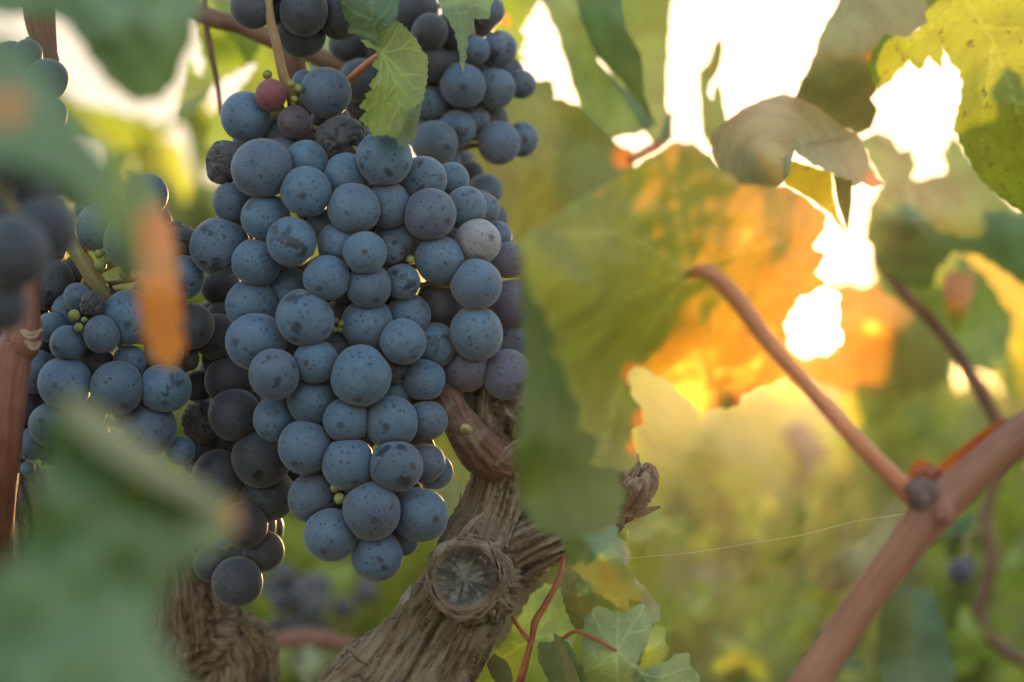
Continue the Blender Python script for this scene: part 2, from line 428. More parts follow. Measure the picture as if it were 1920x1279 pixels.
def outline_teeth(pts, tooth, amp, rs):
    """resample a closed outline and give it saw teeth (points towards the outside)"""
    pts = np.array(pts, float)
    area = .5 * np.sum(pts[:, 0] * np.roll(pts[:, 1], -1) - np.roll(pts[:, 0], -1) * pts[:, 1])
    o = []
    for i in range(len(pts)):
        a, b = pts[i], pts[(i + 1) % len(pts)]
        L = np.linalg.norm(b - a)
        if L < 1e-6: continue
        t = (b - a) / L; nrm_ = np.array([t[1], -t[0]]) * (1 if area > 0 else -1)
        n = max(1, int(round(L / tooth)))
        o.append(a)
        for k in range(n):
            if amp > 0 and L > tooth * .6:
                h = amp * rs.uniform(.5, 1.15)
                o.append(a + (b - a) * (k + .35) / n - nrm_ * 0.15 * h)
                o.append(a + (b - a) * (k + .72) / n + nrm_ * h)
            if k < n - 1: o.append(a + (b - a) * (k + 1) / n)
    return np.array(o)

def sheet(poly, ctrl, spacing, tooth=30, amp=3, veins=(), rust_glow=(), ripple=.0008, seed=0, vw=2.5, side=14):
    """one curved sheet of a leaf: outline and depth controls in photograph positions"""
    rs = np.random.default_rng(seed + 100)
    ol = outline_teeth(poly, tooth, amp, rs)
    x0, y0 = ol.min(0); x1, y1 = ol.max(0)
    gx, gy = np.meshgrid(np.arange(x0, x1, spacing), np.arange(y0, y1, spacing * .87))
    gx = gx + (np.arange(gx.shape[0]) % 2)[:, None] * spacing * .5
    g = np.stack([gx.ravel(), gy.ravel()], 1) + rs.uniform(-.15, .15, (gx.size, 2)) * spacing
    # inside test and clearance
    n = len(ol); ins = np.zeros(len(g), bool); clr = np.full(len(g), 1e9)
    for i in range(n):
        a, b = ol[i], ol[(i + 1) % n]
        if a[1] != b[1]:
            cond = (a[1] > g[:, 1]) != (b[1] > g[:, 1])
            ins ^= cond & (g[:, 0] < (b[0] - a[0]) * (g[:, 1] - a[1]) / (b[1] - a[1]) + a[0])
        ab = b - a; t = np.clip(((g - a) @ ab) / (ab @ ab + 1e-9), 0, 1)
        clr = np.minimum(clr, np.linalg.norm(g - (a + t[:, None] * ab), axis=1))
    g = g[ins & (clr > spacing * .45)]
    allp = np.concatenate([ol, g])
    res = delaunay_2d_cdt([Vector(p) for p in allp], [(i, (i + 1) % n) for i in range(n)], [list(range(n))], 1, 1e-4)
    q = np.array([tuple(v) for v in res[0]]); F = [tuple(f)[::-1] for f in res[2]]   # front side towards the photographer
    d = rbf(ctrl)(q)
    vs = np.zeros(len(q))
    for vl in veins:
        c = catmull(vl, 6) if len(vl) > 2 else np.linspace(vl[0], vl[1], 8)
        tot = sum(np.linalg.norm(c[i+1] - c[i]) for i in range(len(c) - 1))
        run = 0
        for i in range(len(c) - 1):
            a, b = c[i], c[i+1]; ab = b - a; t = np.clip(((q - a) @ ab) / (ab @ ab + 1e-9), 0, 1)
            dist = np.linalg.norm(q - (a + t[:, None] * ab), axis=1)
            wdt = vw * (1 - .6 * run / tot)
            vs = np.maximum(vs, np.clip(1.4 - dist / wdt, 0, 1))
            run += np.linalg.norm(ab)
    ru = np.zeros(len(q))
    for (rx, ry, rr) in rust_glow:
        ru = np.maximum(ru, np.clip(1.5 * (1 - np.linalg.norm(q - np.array([rx, ry]), axis=1) / rr), 0, 1))
    q3 = np.stack([q[:, 0] / 60, q[:, 1] / 60, np.zeros(len(q))], 1)
    d = d + ripple * fbm(q3, 3, seed) + ripple * (.5 if spacing < 6 else .10) * vn(q3 * 3.5, seed + 9) - .0005 * vs
    V = [P(a, b, c) for (a, b), c in zip(q, d)]
    return V, F, vs, ru

def leaf(label, sheets, mat, petiole=None, pet_mat='petiole', name='vine_leaf', group='vine leaves', base=None):
    """sheets: list of dicts for sheet() ; one blade mesh, an Empty at the leaf's base"""
    VV, FF, vs, ru, mi = [], [], [], [], []
    mats = []
    for s in sheets:
        s = dict(s); mm = s.pop('mat', mat)
        if M[mm] not in mats: mats.append(M[mm])
        V, F, a, b = sheet(**s)
        o = len(VV); VV += V; FF += [tuple(i + o for i in f) for f in F]; vs += list(a); ru += list(b)
        mi += [mats.index(M[mm])] * len(F)
    me = mesh_from('leaf_blade', VV, FF)
    for nme, arr in (('vein', vs), ('rust_glow', ru)):
        at = me.attributes.new(nme, 'FLOAT', 'POINT'); at.data.foreach_set('value', np.array(arr, 'f'))
    loc = P(*base) if base else (P(*petiole[0][:3]) if petiole else VV[0])
    e = empty(name, loc, label, 'leaf', group)
    link('blade', me, mats, e)
    me.polygons.foreach_set('material_index', mi)
    if petiole:
        cane('petiole', petiole, M[pet_mat], e, seg=12, rough=.04)
    return e

# ------------------------------------------------------------------ ground and far land
def ground():
    V, F = [], []
    xs = np.concatenate([-np.geomspace(900, 3, 22), np.linspace(-2.5, 2.5, 41), np.geomspace(3, 900, 22)])
    ys = np.concatenate([np.linspace(-6, 12, 80), np.geomspace(12.5, 1800, 40)])
    X, Y = np.meshgrid(xs, ys); q = np.stack([X.ravel(), Y.ravel(), 0 * X.ravel()], 1)
    z = .035 * fbm(q * 1.3, 3, 4) * (np.abs(q[:, 1]) < 14)
    q[:, 2] = z
    nx = len(xs)
    F = [(j*nx + i, j*nx + i + 1, (j+1)*nx + i + 1, (j+1)*nx + i) for j in range(len(ys) - 1) for i in range(nx - 1)]
    me = mesh_from('ground', q, F)
    s = NT('vineyard_soil'); pos = s.n('ShaderNodeNewGeometry').outputs['Position']
    a = s.noise(pos, 1.4, 5); b = s.noise(pos, 30, 5, .7); g = s.noise(pos, .8, 4, .6)
    c = s.mix(s.ramp(b, .3, .7), (.14, .085, .055), (.30, .21, .145))
    c = s.mix(s.ramp(a, .45, .62), c, (.24, .16, .10))
    c = s.mix(s.math('MULTIPLY', s.ramp(g, .50, .60), .8), c, (.16, .19, .06))
    s.l(s.principled(c, .95, s.bump(b, .02, .8), .2), s.out.inputs[0])
    tag(link('ground', me, s.m), kind='structure')
ground()

# ------------------------------------------------------------------ vine rows behind
def small_leaf(sz, rs, c, nrm_, up):
    """a lobed leaf of 11 outline points round a centre, folded along its midrib"""
    ang = [0, 28, 50, 78, 100, 135, 165]; rad = [1, .72, .92, .66, .82, .62, .34]
    pts = [(rad[i] * math.sin(R(ang[i])), rad[i] * math.cos(R(ang[i]))) for i in range(7)]
    left = [(-x, y) for x, y in pts[:0:-1]]
    o = pts + left
    x = np.cross(up, nrm_); x /= np.linalg.norm(x) + 1e-9; y = np.cross(nrm_, x)
    fold = rs.uniform(.1, .45); curl = rs.uniform(-.1, .35)
    V = [c]
    for a, b in o:
        V.append(c + sz * (a * x + b * y + nrm_ * (fold * abs(a) - curl * b * b)))
    F = [(0, 1 + i, 1 + (i + 1) % len(o)) for i in range(len(o))]
    return V, F

def foliage_mesh(name, n, rx, ry, rz, seed, sz=(.035, .065)):
    rs = np.random.default_rng(seed); VV, FF = [], []
    clumps = rs.normal(0, .5, (14, 3)); 
    for i in range(n):
        k = clumps[rs.integers(14)] + rs.normal(0, .23, 3)
        ln = np.linalg.norm(k)
        if ln > 1.15: k *= 1.15 / ln
        c = k * np.array([rx, ry, rz])
        nr = rs.normal(0, 1, 3) + np.array([0, -.4, .8]); nr /= np.linalg.norm(nr)
        up = np.array([0, 0, -1]) + rs.normal(0, .5, 3)
        V, F = small_leaf(rs.uniform(*sz), rs, c, nr, up)
        o = len(VV); VV += V; FF += [tuple(j + o for j in f) for f in F]
    return mesh_from(name, VV, FF)

fol = [foliage_mesh('foliage_%d' % i, 420, .50, .45, .30, 40 + i, (.045, .085)) for i in range(3)]
trm = []
for i in range(2):
    rs = np.random.default_rng(i)
    path = catmull([(0, 0, -.05), (.02, .01, .12), (-.03, .02, .25), (.03, -.02, .36)], 6)
    V, F, U = tube_data(path, np.linspace(.045, .035, len(path)), 12)
    for dx, dy in ((.28, .1), (-.25, .12), (.05, -.26)):
        p2 = catmull([(0.02, -.01, .32), (dx * .5, dy * .5, .42), (dx, dy, .58)], 5)
        V2, F2, _ = tube_data(p2, np.linspace(.028, .01, len(p2)), 8)
        o = len(V); V += V2; F += [tuple(j + o for j in f) for f in F2]
    trm.append(mesh_from('trunk_%d' % i, V, F))
for me in fol: me.materials.append(M['leaf_bg'])
for me in trm: me.materials.append(M['bark'])

def bush_vine(x, y, h, wscale, i, label):
    e = empty('bush_vine', (x, y, 0), label, 'vine', 'bush vines in the rows behind')
    t = bpy.data.objects.new('trunk', trm[i % 2]); col.objects.link(t); t.parent = e; t.scale = (1, 1, h / .75)
    t.rotation_euler.z = i * 1.3
    f = bpy.data.objects.new('foliage', fol[i % 3]); col.objects.link(f); f.parent = e
    f.location = (0, 0, h * .56); f.scale = (wscale, wscale, h / .75); f.rotation_euler.z = i * 2.1

# x, distance, height: low ones towards the sun so that it shines over them
vines = [(.46, 1.7, .80, .42), (-.40, 2.3, .92, .8), (.12, 2.2, .50, .5), (.42, 2.3, .52, .5), (.80, 2.3, .66, .6), (.17, 3.6, .71, .8), (.27, 7.7, .98, 1.0), (.40, 7.9, .96, 1.0), (.24, 5.2, .80, .9), (.75, 5.3, .78, .9), (-.12, 2.2, .66, .6), (-.5, 2.0, .72, .6),
         (-.55, 2.7, .86, 1.0), (.02, 3.1, .64, .8), (.72, 3.0, .60, .8), (-1.05, 3.9, .92, 1.1),
         (-.28, 4.6, .78, 1.0), (.48, 4.4, .73, .9), (1.25, 4.5, .66, 1.0),
         (-1.5, 6.2, .9, 1.2), (-.55, 6.4, .82, 1.1), (.35, 6.3, .79, 1.0), (1.1, 6.6, .80, 1.0), (1.9, 6.4, .84, 1.1),
         (-2.2, 9.2, .95, 1.3), (-1.0, 9.4, .85, 1.2), (.2, 9.0, .88, 1.1), (1.2, 9.3, .86, 1.1), (2.3, 9.2, .88, 1.2),
         (-3.2, 14, .9, 1.4), (-1.6, 14.5, .85, 1.4), (.1, 14, 1.0, 1.3), (1.7, 14.3, 1.0, 1.3), (3.2, 14.2, 1.0, 1.3)]
where = {2.7: 'nearest', 3.1: 'near', 3.0: 'near'}
for i, (x, y, h, ws) in enumerate(vines):
    lr = 'far left' if x / y < -.12 else 'left' if x / y < -.04 else 'centre' if x / y < .07 else 'right' if x / y < .16 else 'far right'
    rowd = 'nearest row' if y < 2.4 else 'front row' if y < 3.5 else 'second row' if y < 5 else 'third row' if y < 7 else 'fourth row' if y < 11 else 'last row'
    bush_vine(x, y, h, ws, i, 'blurred green bush vine in the %s behind, at the %s' % (rowd, lr))

# low weeds between the rows: nobody could count them
rs = np.random.default_rng(5); VV, FF = [], []
for i in range(2600):
    y = rs.uniform(2.2, 12); x = rs.uniform(-.26, .26) * y
    if vn(np.array([[x * 1.6, y * 1.1, 0]]), 3)[0] < -.05: continue
    c = np.array([x, y, rs.uniform(.01, .10)])
    nr = rs.normal(0, .7, 3) + np.array([0, -.2, .8]); nr /= np.linalg.norm(nr)
    V, F = small_leaf(rs.uniform(.02, .05), rs, c, nr, np.array([rs.normal(), rs.normal(), .3]))
    o = len(VV); VV += V; FF += [tuple(j + o for j in f) for f in F]
tag(link('weeds', mesh_from('weeds', VV, FF), M['leaf_bg']), 'low green weeds growing on the soil between the vine rows', 'weeds', kind='stuff')

# ------------------------------------------------------------------ grapes
def berry_mesh(name, seed, wrinkle=0.0, sub=4):
    bm = bmesh.new(); bmesh.ops.create_icosphere(bm, subdivisions=sub, radius=1)
    q = np.array([v.co[:] for v in bm.verts])
    k = 1 + .022 * fbm(q * 1.1, 2, seed)
    if wrinkle:
        a = fbm(q * .9, 2, seed); b = vn(q * 1.7 + .5 * a[:, None], seed + 5); b2 = vn(q * 3.1 + a[:, None], seed + 8)
        k = .92 + wrinkle * (.45 * a - .36 * np.clip(1 - np.abs(b) * 4.5, 0, 1) ** 1.5 - .16 * np.clip(1 - np.abs(b2) * 4, 0, 1))
    for v, s in zip(bm.verts, k): v.co *= s
    if not wrinkle:
        for v in bm.verts:                                   # small dimple round the blossom scar
            r = math.hypot(v.co.x, v.co.y)
            if v.co.z < 0 and r < .2: v.co.z += .03 * (1 - r / .2) ** 2
    me = bpy.data.meshes.new(name); bm.to_mesh(me); bm.free()
    me.polygons.foreach_set('use_smooth', [True] * len(me.polygons))
    me.materials.append(M['grape'])
    return me

berries = [berry_mesh('grape_%d' % i, i + 1, 0, 5) for i in range(6)]
raisins = [berry_mesh('raisin_%d' % i, 30 + i, .55, 5) for i in range(3)]
tinies = [berry_mesh('green_berry', 60, 0, 3)]

_bm = bmesh.new(); bmesh.ops.create_icosphere(_bm, subdivisions=3, radius=1)
UNIT_BALL = (np.array([v.co[:] for v in _bm.verts]), [tuple(v.index for v in f.verts) for f in _bm.faces]); _bm.free()
def put_berry(parent, c, r, mat, me, outward, label=None, squash=(1, 1, 1), name='grape'):
    o = bpy.data.objects.new(name, me); col.objects.link(o)
    o.parent = parent; o.location = Vector(c) - parent.location
    out_ = Vector(outward); out_ = out_ + Vector((random.gauss(0, .42), random.gauss(0, .42), random.gauss(0, .42)))
    qt = out_.normalized().to_track_quat('-Z', 'Y') @ Quaternion((0, 0, 1), random.uniform(0, 6.28))
    o.rotation_mode = 'QUATERNION'; o.rotation_quaternion = qt
    o.scale = (r * squash[0], r * squash[1], r * squash[2])
    o.material_slots[0].link = 'OBJECT'; o.material_slots[0].material = M[mat]
    if label: o['label'] = label
    return o

PB = [m for m in (berry_mesh('press_%d' % i, i + 1, 0, 4) for i in range(6))]
def pressed_mesh(i, nb, quat):
    """a berry grown a little too big for its place: flattened where its neighbours press on it"""
    me = PB[i % 6].copy(); me.name = 'pressed_grape'
    n = len(me.vertices); q = np.empty(n * 3); me.vertices.foreach_get('co', q); q = q.reshape(-1, 3)
    sq = np.array([random.uniform(.95, 1.05), random.uniform(.95, 1.05), random.uniform(.94, 1.08)])
    q = q * sq
    rad = np.linalg.norm(q, axis=1); u = q / rad[:, None]
    inv = quat.inverted(); acc = np.exp(-22 * (rad * 1.045))
    for v, p in nb:
        nl = np.array(inv @ v); cs = u @ nl
        lim = np.where(cs > .25, (p - .004) / np.maximum(cs, .25), 9)
        acc = acc + np.exp(-22 * np.minimum(lim, 9))
    r2 = np.minimum(-np.log(acc) / 22, rad * 1.045)
    q = u * r2[:, None]
    me.vertices.foreach_set('co', q.ravel()); me.update()
    return me

def bunch(label, grapes, base, axis, depth_fn, stem=None, stem_mat='stem_tan', tiny=(), name='grape_bunch', fill=0, mat='grape', s=.90, rank_step=.0042, fill_mat=None, slate=.22, press=True, group='bunches of blue grapes'):
    """grapes: (x, y, r, rank, kind); relaxed in depth so that neighbours press on each other and none swallows another"""
    G = [list(g) + ['g'] * (5 - len(g)) for g in grapes]
    d = np.array([depth_fn(g[0], g[1]) + g[3] * rank_step for g in G])
    t0 = d.copy()
    k0 = K * d.mean()
    for it in range(160):
        d += (t0 - d) * .04
        for i in range(len(G)):
            for j in range(i + 1, len(G)):
                lat = math.hypot(G[i][0] - G[j][0], G[i][1] - G[j][1]) * k0
                need = s * (G[i][2] + G[j][2]) * k0
                if lat < need:
                    dz = math.sqrt(need * need - lat * lat); cur_ = d[j] - d[i]
                    sg = 1 if (G[j][3], j) > (G[i][3], i) else -1
                    if cur_ * sg < dz:
                        p = (dz - cur_ * sg) * .5 * .5
                        front_w = .5
                        d[j] += sg * p; d[i] -= sg * p
    e = empty(name, P(*base), label, 'grapes', group)
    ax = catmull(axis, 8)
    axw = np.array([P(*a[:3]) for a in ax])
    SV, SF, SU = tube_data(axw, np.linspace(.0019, .0011, len(axw)), 8)
    cents = []
    for i, g in enumerate(G):
        c = P(g[0], g[1], d[i]); r = g[2] * K * d[i]
        ca = axw[np.argmin(np.linalg.norm(axw - np.array(c) + np.array([0, 0, -.006]), axis=1))]
        outv = Vector(c) - Vector(ca) + Vector((0, 0, -.006)); outv.normalize()
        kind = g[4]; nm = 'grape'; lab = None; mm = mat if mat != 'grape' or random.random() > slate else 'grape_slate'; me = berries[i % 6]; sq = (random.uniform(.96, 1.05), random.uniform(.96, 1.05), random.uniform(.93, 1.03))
        if kind == 'red': mm = 'grape_red'; lab = 'small reddish unripe grape'
        elif kind == 'dull': mm = 'grape_dull'; lab = 'small dull purple grape'
        elif kind == 'pale': mm = 'grape_pale'; lab = 'grape with thick pale grey bloom'
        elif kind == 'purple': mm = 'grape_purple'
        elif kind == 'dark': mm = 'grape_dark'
        elif kind == 'raisin': mm = 'raisin'; nm = 'shrivelled_grape'; lab = 'dark wrinkled shrivelled grape'; me = raisins[i % 3]; r *= 1.18
        ob = put_berry(e, c, r, mm, me, outv, lab, sq, nm)
        if press and kind != 'raisin':
            nb = []
            for j, h in enumerate(G):
                if j == i: continue
                v_ = P(h[0], h[1], d[j]) - Vector(c); D_ = v_.length; rj = h[2] * K * d[j]
                if D_ < (r + rj) * 1.12: nb.append((v_ / D_, max(.55, min(1.0, (D_ * D_ + r * r - rj * rj) / (2 * D_) / r))))
            ob.data = pressed_mesh(i, nb, ob.rotation_quaternion); ob.material_slots[0].link = 'OBJECT'; ob.material_slots[0].material = M[mm]; ob.scale = (r, r, r)
        cents.append((np.array(c), r))
        pth = np.array([ca, ca * .5 + np.array(c) * .5 + np.array([0, 0, .001]), np.array(c) * .8 + ca * .2])
        V, F, U = tube_data(pth, [.0011, .0008, .0008], 6)
        o = len(SV); SV += V; SF += [tuple(a + o for a in f) for f in F]; SU += U
    # the berries inside and at the back that close the bunch: never seen singly, one part
    IV, IF = [], []; kk = 0; tries = 0; infill = []
    gx0, gx1 = min(h[0] for h in G), max(h[0] for h in G); gy0, gy1 = min(h[1] for h in G), max(h[1] for h in G)
    while kk < fill and tries < 6000:
        tries += 1
        x = random.uniform(gx0, gx1); y = random.uniform(gy0, gy1)
        ds = sorted((math.hypot(x - h[0], y - h[1]) - h[2], i) for i, h in enumerate(G))
        if not (-34 < ds[0][0] < 9 and ds[1][0] < 16 and ds[2][0] < 26): continue
        hxs = [h[0] for h in G if abs(h[1] - y) < 55]
        if not hxs or not (min(hxs) + 4 < x < max(hxs) - 4): continue
        dd = max(d[ds[0][1]], d[ds[1][1]]) + random.uniform(.006, .022)
        c = np.array(P(x, y, dd)); r = random.uniform(36, 46) * K * dd
        if all(np.linalg.norm(c - a_) > .74 * (r + b_) for a_, b_ in infill):
            infill.append((c, r)); kk += 1
    if infill:
        ub, uf = UNIT_BALL
        for c, r in infill:
            o_ = len(IV); IV += list(c + r * ub); IF += [tuple(i + o_ for i in f) for f in uf]
        ig = tag(link('inner_grapes', mesh_from('inner_grapes', IV, IF), M['grape_inner'], e), kind='stuff')
    me = mesh_from('rachis', SV, SF)
    at = me.attributes.new('fib', 'FLOAT_VECTOR', 'POINT'); at.data.foreach_set('vector', np.array([(math.cos(a), math.sin(a), b * 30) for a, b in SU], 'f').ravel())
    link('rachis', me, M['stem_green'], e)
    if stem: cane('peduncle', stem, M[stem_mat], e, seg=16, rough=.08)
    for (x, y, r, dd) in tiny:
        put_berry(e, P(x, y, dd), r * K * dd, 'green_berry', tinies[0], (0, -1, -.3), 'tiny hard green berry', name='unripe_berry')
    return e

main = [
 (461,219,48,0),(508,178,29,-1,'red'),(552,229,31,0,'dull'),(611,174,45,0),(572,156,24,2),(640,266,42,2,'raisin'),(720,297,49,0),
 (425,302,38,1.5,'raisin'),(492,316,53,-.5),(575,305,41,1),(651,331,43,.8),(574,360,47,-.3),(437,380,38,1.5),(498,408,45,0),(663,391,46,.2),
 (728,385,43,.7),(793,337,45,.9),(848,337,32,3),(806,402,46,-.3),(873,390,38,.6),(906,393,30,3),(413,463,53,1),(481,491,43,.4),(547,453,47,-.8),
 (609,426,33,1),(636,458,40,.2),(684,474,38,-.8),(731,470,26,1),(745,446,42,3),(824,487,46,-.6),(896,453,42,-.2,'pale'),(932,442,28,3),(953,488,34,2,'purple'),
 (540,541,42,.5),(613,521,43,-.7),(691,536,41,-.6),(754,528,34,.2),(893,533,47,-.8),(962,567,44,1.4,'purple'),(472,572,50,.4),(572,597,52,-1),
 (691,608,48,-.2),(766,592,42,.8),(826,567,45,3,'dark'),(480,641,53,.1),(756,641,43,-.3),(815,647,41,1),(893,625,48,-.7),(968,640,42,2.5,'purple'),
 (635,645,32,2.5),(514,702,45,0),(592,678,42,-.8),(677,705,54,-1.2),(740,697,24,1,'raisin'),(795,712,38,.6),(741,740,30,1.3),(874,690,43,1.8,'purple'),(951,702,44,.4,'purple'),
 (585,752,47,.2),(516,785,38,1),(649,788,42,0),(734,792,48,-.6),(800,788,36,.5),(572,838,49,-.2),(654,870,48,-.6),(742,874,48,-1),(798,868,37,.8),
 (814,884,33,2.5),(590,932,46,.8),(697,957,53,-1),(787,965,50,-.2),(620,1003,50,.2),(707,1042,47,.5),(757,1016,26,2.5),(840,738,42,3,'dark'),(869,745,15,4),
 (600,880,38,3),(620,225,34,3,'dull'),(690,760,40,3),(700,660,34,3),(530,740,40,3.5),(610,730,36,3),(860,590,40,3.5,'dark'),(780,440,38,3.5),(700,430,38,3.2),(560,260,30,3,'dull'),
 (440,440,36,3.5),(700,900,34,3),(760,930,36,3),(650,940,36,3.2),
]
def main_depth(x, y):
    c = 640 + .05 * (y - 500); wdt = 330 if y < 750 else 330 - (y - 750) * .55
    u = max(-1, min(1, (x - c) / wdt))
    return .671 + .028 * (1 - math.sqrt(1 - u * u * .98)) + (.012 if y < 250 else 0)
bunch('large bunch of blue grapes hanging at the centre, in sharp focus', main, (548, 180, .684),
      [(548, 175, .686), (570, 330, .692), (640, 520, .696), (660, 760, .694), (690, 1010, .69)], main_depth,
      stem=[(496, -140, .678, 9), (503, 10, .679, 9), (518, 80, .680, 9), (531, 140, .682, 10), (545, 172, .684, 13), (552, 205, .687, 8)],
      tiny=[(628,915,9,.668),(637,935,11,.667),(630,600,6,.672),(640,607,7,.671),(638,617,7,.672),(628,618,6,.672),(770,487,8,.672),(501,140,9,.682),(560,166,8,.678),(547,158,7,.678),(552,186,7,.676),(521,206,14,.684)],
      fill=60, fill_mat='grape_dark')

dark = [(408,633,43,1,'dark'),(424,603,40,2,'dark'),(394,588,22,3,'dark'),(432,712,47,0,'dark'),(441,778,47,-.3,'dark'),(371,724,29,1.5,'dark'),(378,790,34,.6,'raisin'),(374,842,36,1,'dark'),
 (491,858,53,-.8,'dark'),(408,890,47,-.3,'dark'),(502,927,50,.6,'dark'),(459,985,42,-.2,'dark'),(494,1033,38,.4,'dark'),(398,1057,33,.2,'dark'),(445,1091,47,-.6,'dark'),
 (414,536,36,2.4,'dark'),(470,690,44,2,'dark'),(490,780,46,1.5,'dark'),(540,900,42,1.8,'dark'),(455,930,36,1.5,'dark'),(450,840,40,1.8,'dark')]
bunch('thin bloomed grape bunch with shade painted into its dark skins, behind the left side of the large bunch', dark, (440, 560, .715),
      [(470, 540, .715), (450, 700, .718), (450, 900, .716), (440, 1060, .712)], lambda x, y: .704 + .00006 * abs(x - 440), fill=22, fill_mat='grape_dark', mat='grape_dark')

left = [(276,366,38,1),(160,392,20,2),(192,427,48,0),(252,451,54,-1),(330,456,36,.8,'raisin'),(343,520,40,.2),(95,534,46,1.2,'dark'),(146,558,26,-.3),(174,568,22,-1.2,'raisin'),
 (135,586,38,1),(240,596,52,-.6),(191,627,32,-1.2),(127,645,32,-1.2),(97,614,29,.2),(68,697,40,.8),(122,719,50,-.6),(219,728,50,-1),(243,678,30,-.2),(306,659,37,.4),(309,728,46,-.6),
 (281,803,49,-.2),(338,845,28,1),(359,612,42,1.5,'dark'),(352,674,20,2,'raisin'),(98,797,42,-.5),(62,832,30,.6),(34,850,20,1.4),(52,878,13,1),(45,768,42,1.5,'dark'),(180,690,40,2,'dark'),
 (150,850,46,.5),(215,860,46,.5),(160,770,40,2,'dark'),(250,760,40,2,'dark'),(85,470,36,2.5,'dark'),(290,560,46,1.2),(320,590,40,2,'dark'),(140,520,30,2.6,'dark'),(70,640,36,2.2,'dark'),(60,590,30,2.2,'dark'),(30,620,34,2.2,'dark')]
bunch('half hidden bunch of blue grapes between the red cane and the large bunch', left, (140, 460, .70),
      [(150, 470, .703), (200, 560, .705), (200, 700, .706), (180, 840, .704)], lambda x, y: .684 + .00003 * abs(x - 190),
      stem=[(105, 380, .688, 14), (133, 455, .684, 14), (160, 500, .683, 14), (188, 545, .684, 17), (205, 590, .69, 8)], stem_mat='stem_green',
      tiny=[(186,476,9,.680),(188,498,12,.678),(198,471,8,.682),(204,487,10,.682),(234,513,12,.681),(139,591,11,.672),(148,614,9,.675),(158,600,6,.676),(212,470,7,.684)], fill=24, fill_mat='grape_dark', slate=.65)

near = [(25,472,68,0),(82,432,62,1),(0,570,50,.6),(22,300,44,2),(-55,400,60,1),(-60,520,60,1.5),(120,300,40,3),(70,355,48,3),(150,345,40,4)]
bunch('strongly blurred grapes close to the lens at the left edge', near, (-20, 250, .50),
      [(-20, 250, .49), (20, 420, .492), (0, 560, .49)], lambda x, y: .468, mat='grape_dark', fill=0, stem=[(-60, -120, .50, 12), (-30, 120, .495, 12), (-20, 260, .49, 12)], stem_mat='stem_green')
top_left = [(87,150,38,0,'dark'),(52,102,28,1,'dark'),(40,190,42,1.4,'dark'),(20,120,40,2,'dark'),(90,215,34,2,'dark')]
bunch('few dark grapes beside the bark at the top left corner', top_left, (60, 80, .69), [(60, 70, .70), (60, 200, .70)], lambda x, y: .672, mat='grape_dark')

back = [(919,22,28,1),(893,94,26,0),(936,92,33,.3),(868,160,42,-.6),(929,166,36,.2),(977,158,27,1),(808,193,30,.4),(856,242,35,.2),(815,268,42,-.5),(891,226,26,1),(936,268,39,0),(978,262,31,1),(836,302,28,1),
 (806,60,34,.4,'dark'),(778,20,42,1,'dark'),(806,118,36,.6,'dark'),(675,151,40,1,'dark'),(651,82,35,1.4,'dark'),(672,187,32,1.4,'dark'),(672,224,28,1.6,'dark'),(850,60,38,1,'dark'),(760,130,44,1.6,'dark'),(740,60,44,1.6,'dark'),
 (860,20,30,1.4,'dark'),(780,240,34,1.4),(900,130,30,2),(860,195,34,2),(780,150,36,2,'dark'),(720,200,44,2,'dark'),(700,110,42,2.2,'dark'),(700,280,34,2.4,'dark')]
bunch('out of focus bunch of blue grapes behind, at the upper right of the large bunch', back, (800, -40, .78),
      [(800, -60, .79), (820, 80, .79), (830, 200, .79), (835, 290, .785)], lambda x, y: .762 + .00005 * abs(x - 840), fill=20, stem=[(790, -260, .785, 10), (800, -60, .787, 9), (805, 0, .789, 8)], stem_mat='stem_green')
low_back = [(909,358,32,0),(880,330,27,1,'dark'),(890,390,30,1),(925,410,26,1.6),(860,300,26,1.6),(935,450,28,1.5),(900,430,34,2)]
bunch('few blurred grapes showing behind the right shoulder of the large bunch', low_back, (895, 300, .81), [(880, 290, .82), (905, 430, .82)], lambda x, y: .80)

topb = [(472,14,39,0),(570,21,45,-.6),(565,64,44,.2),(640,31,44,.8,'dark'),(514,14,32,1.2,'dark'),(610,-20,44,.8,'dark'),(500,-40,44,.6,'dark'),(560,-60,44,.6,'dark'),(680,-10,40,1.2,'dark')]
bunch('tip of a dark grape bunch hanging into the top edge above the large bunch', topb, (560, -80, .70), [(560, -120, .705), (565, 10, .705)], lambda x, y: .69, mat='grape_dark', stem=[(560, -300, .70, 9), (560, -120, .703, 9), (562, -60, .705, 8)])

bgb = [(random.gauss(565, 38), random.gauss(1145, 34), 22, random.random() * 4) for _ in range(26)]
bunch('very blurred blue bunch low in the background left of the trunk', bgb, (565, 1080, 1.5), [(565, 1080, 1.5), (565, 1200, 1.5)], lambda x, y: 1.49, rank_step=.008, mat='grape_dark', press=False)
bunch('single dark grape blurred far right behind the cane', [(1800, 1072, 22, 0, 'dark'), (1812, 1060, 16, 2, 'dark')], (1805, 1045, 1.1), [(1815, 1000, 1.1), (1806, 1060, 1.1)], lambda x, y: 1.09)

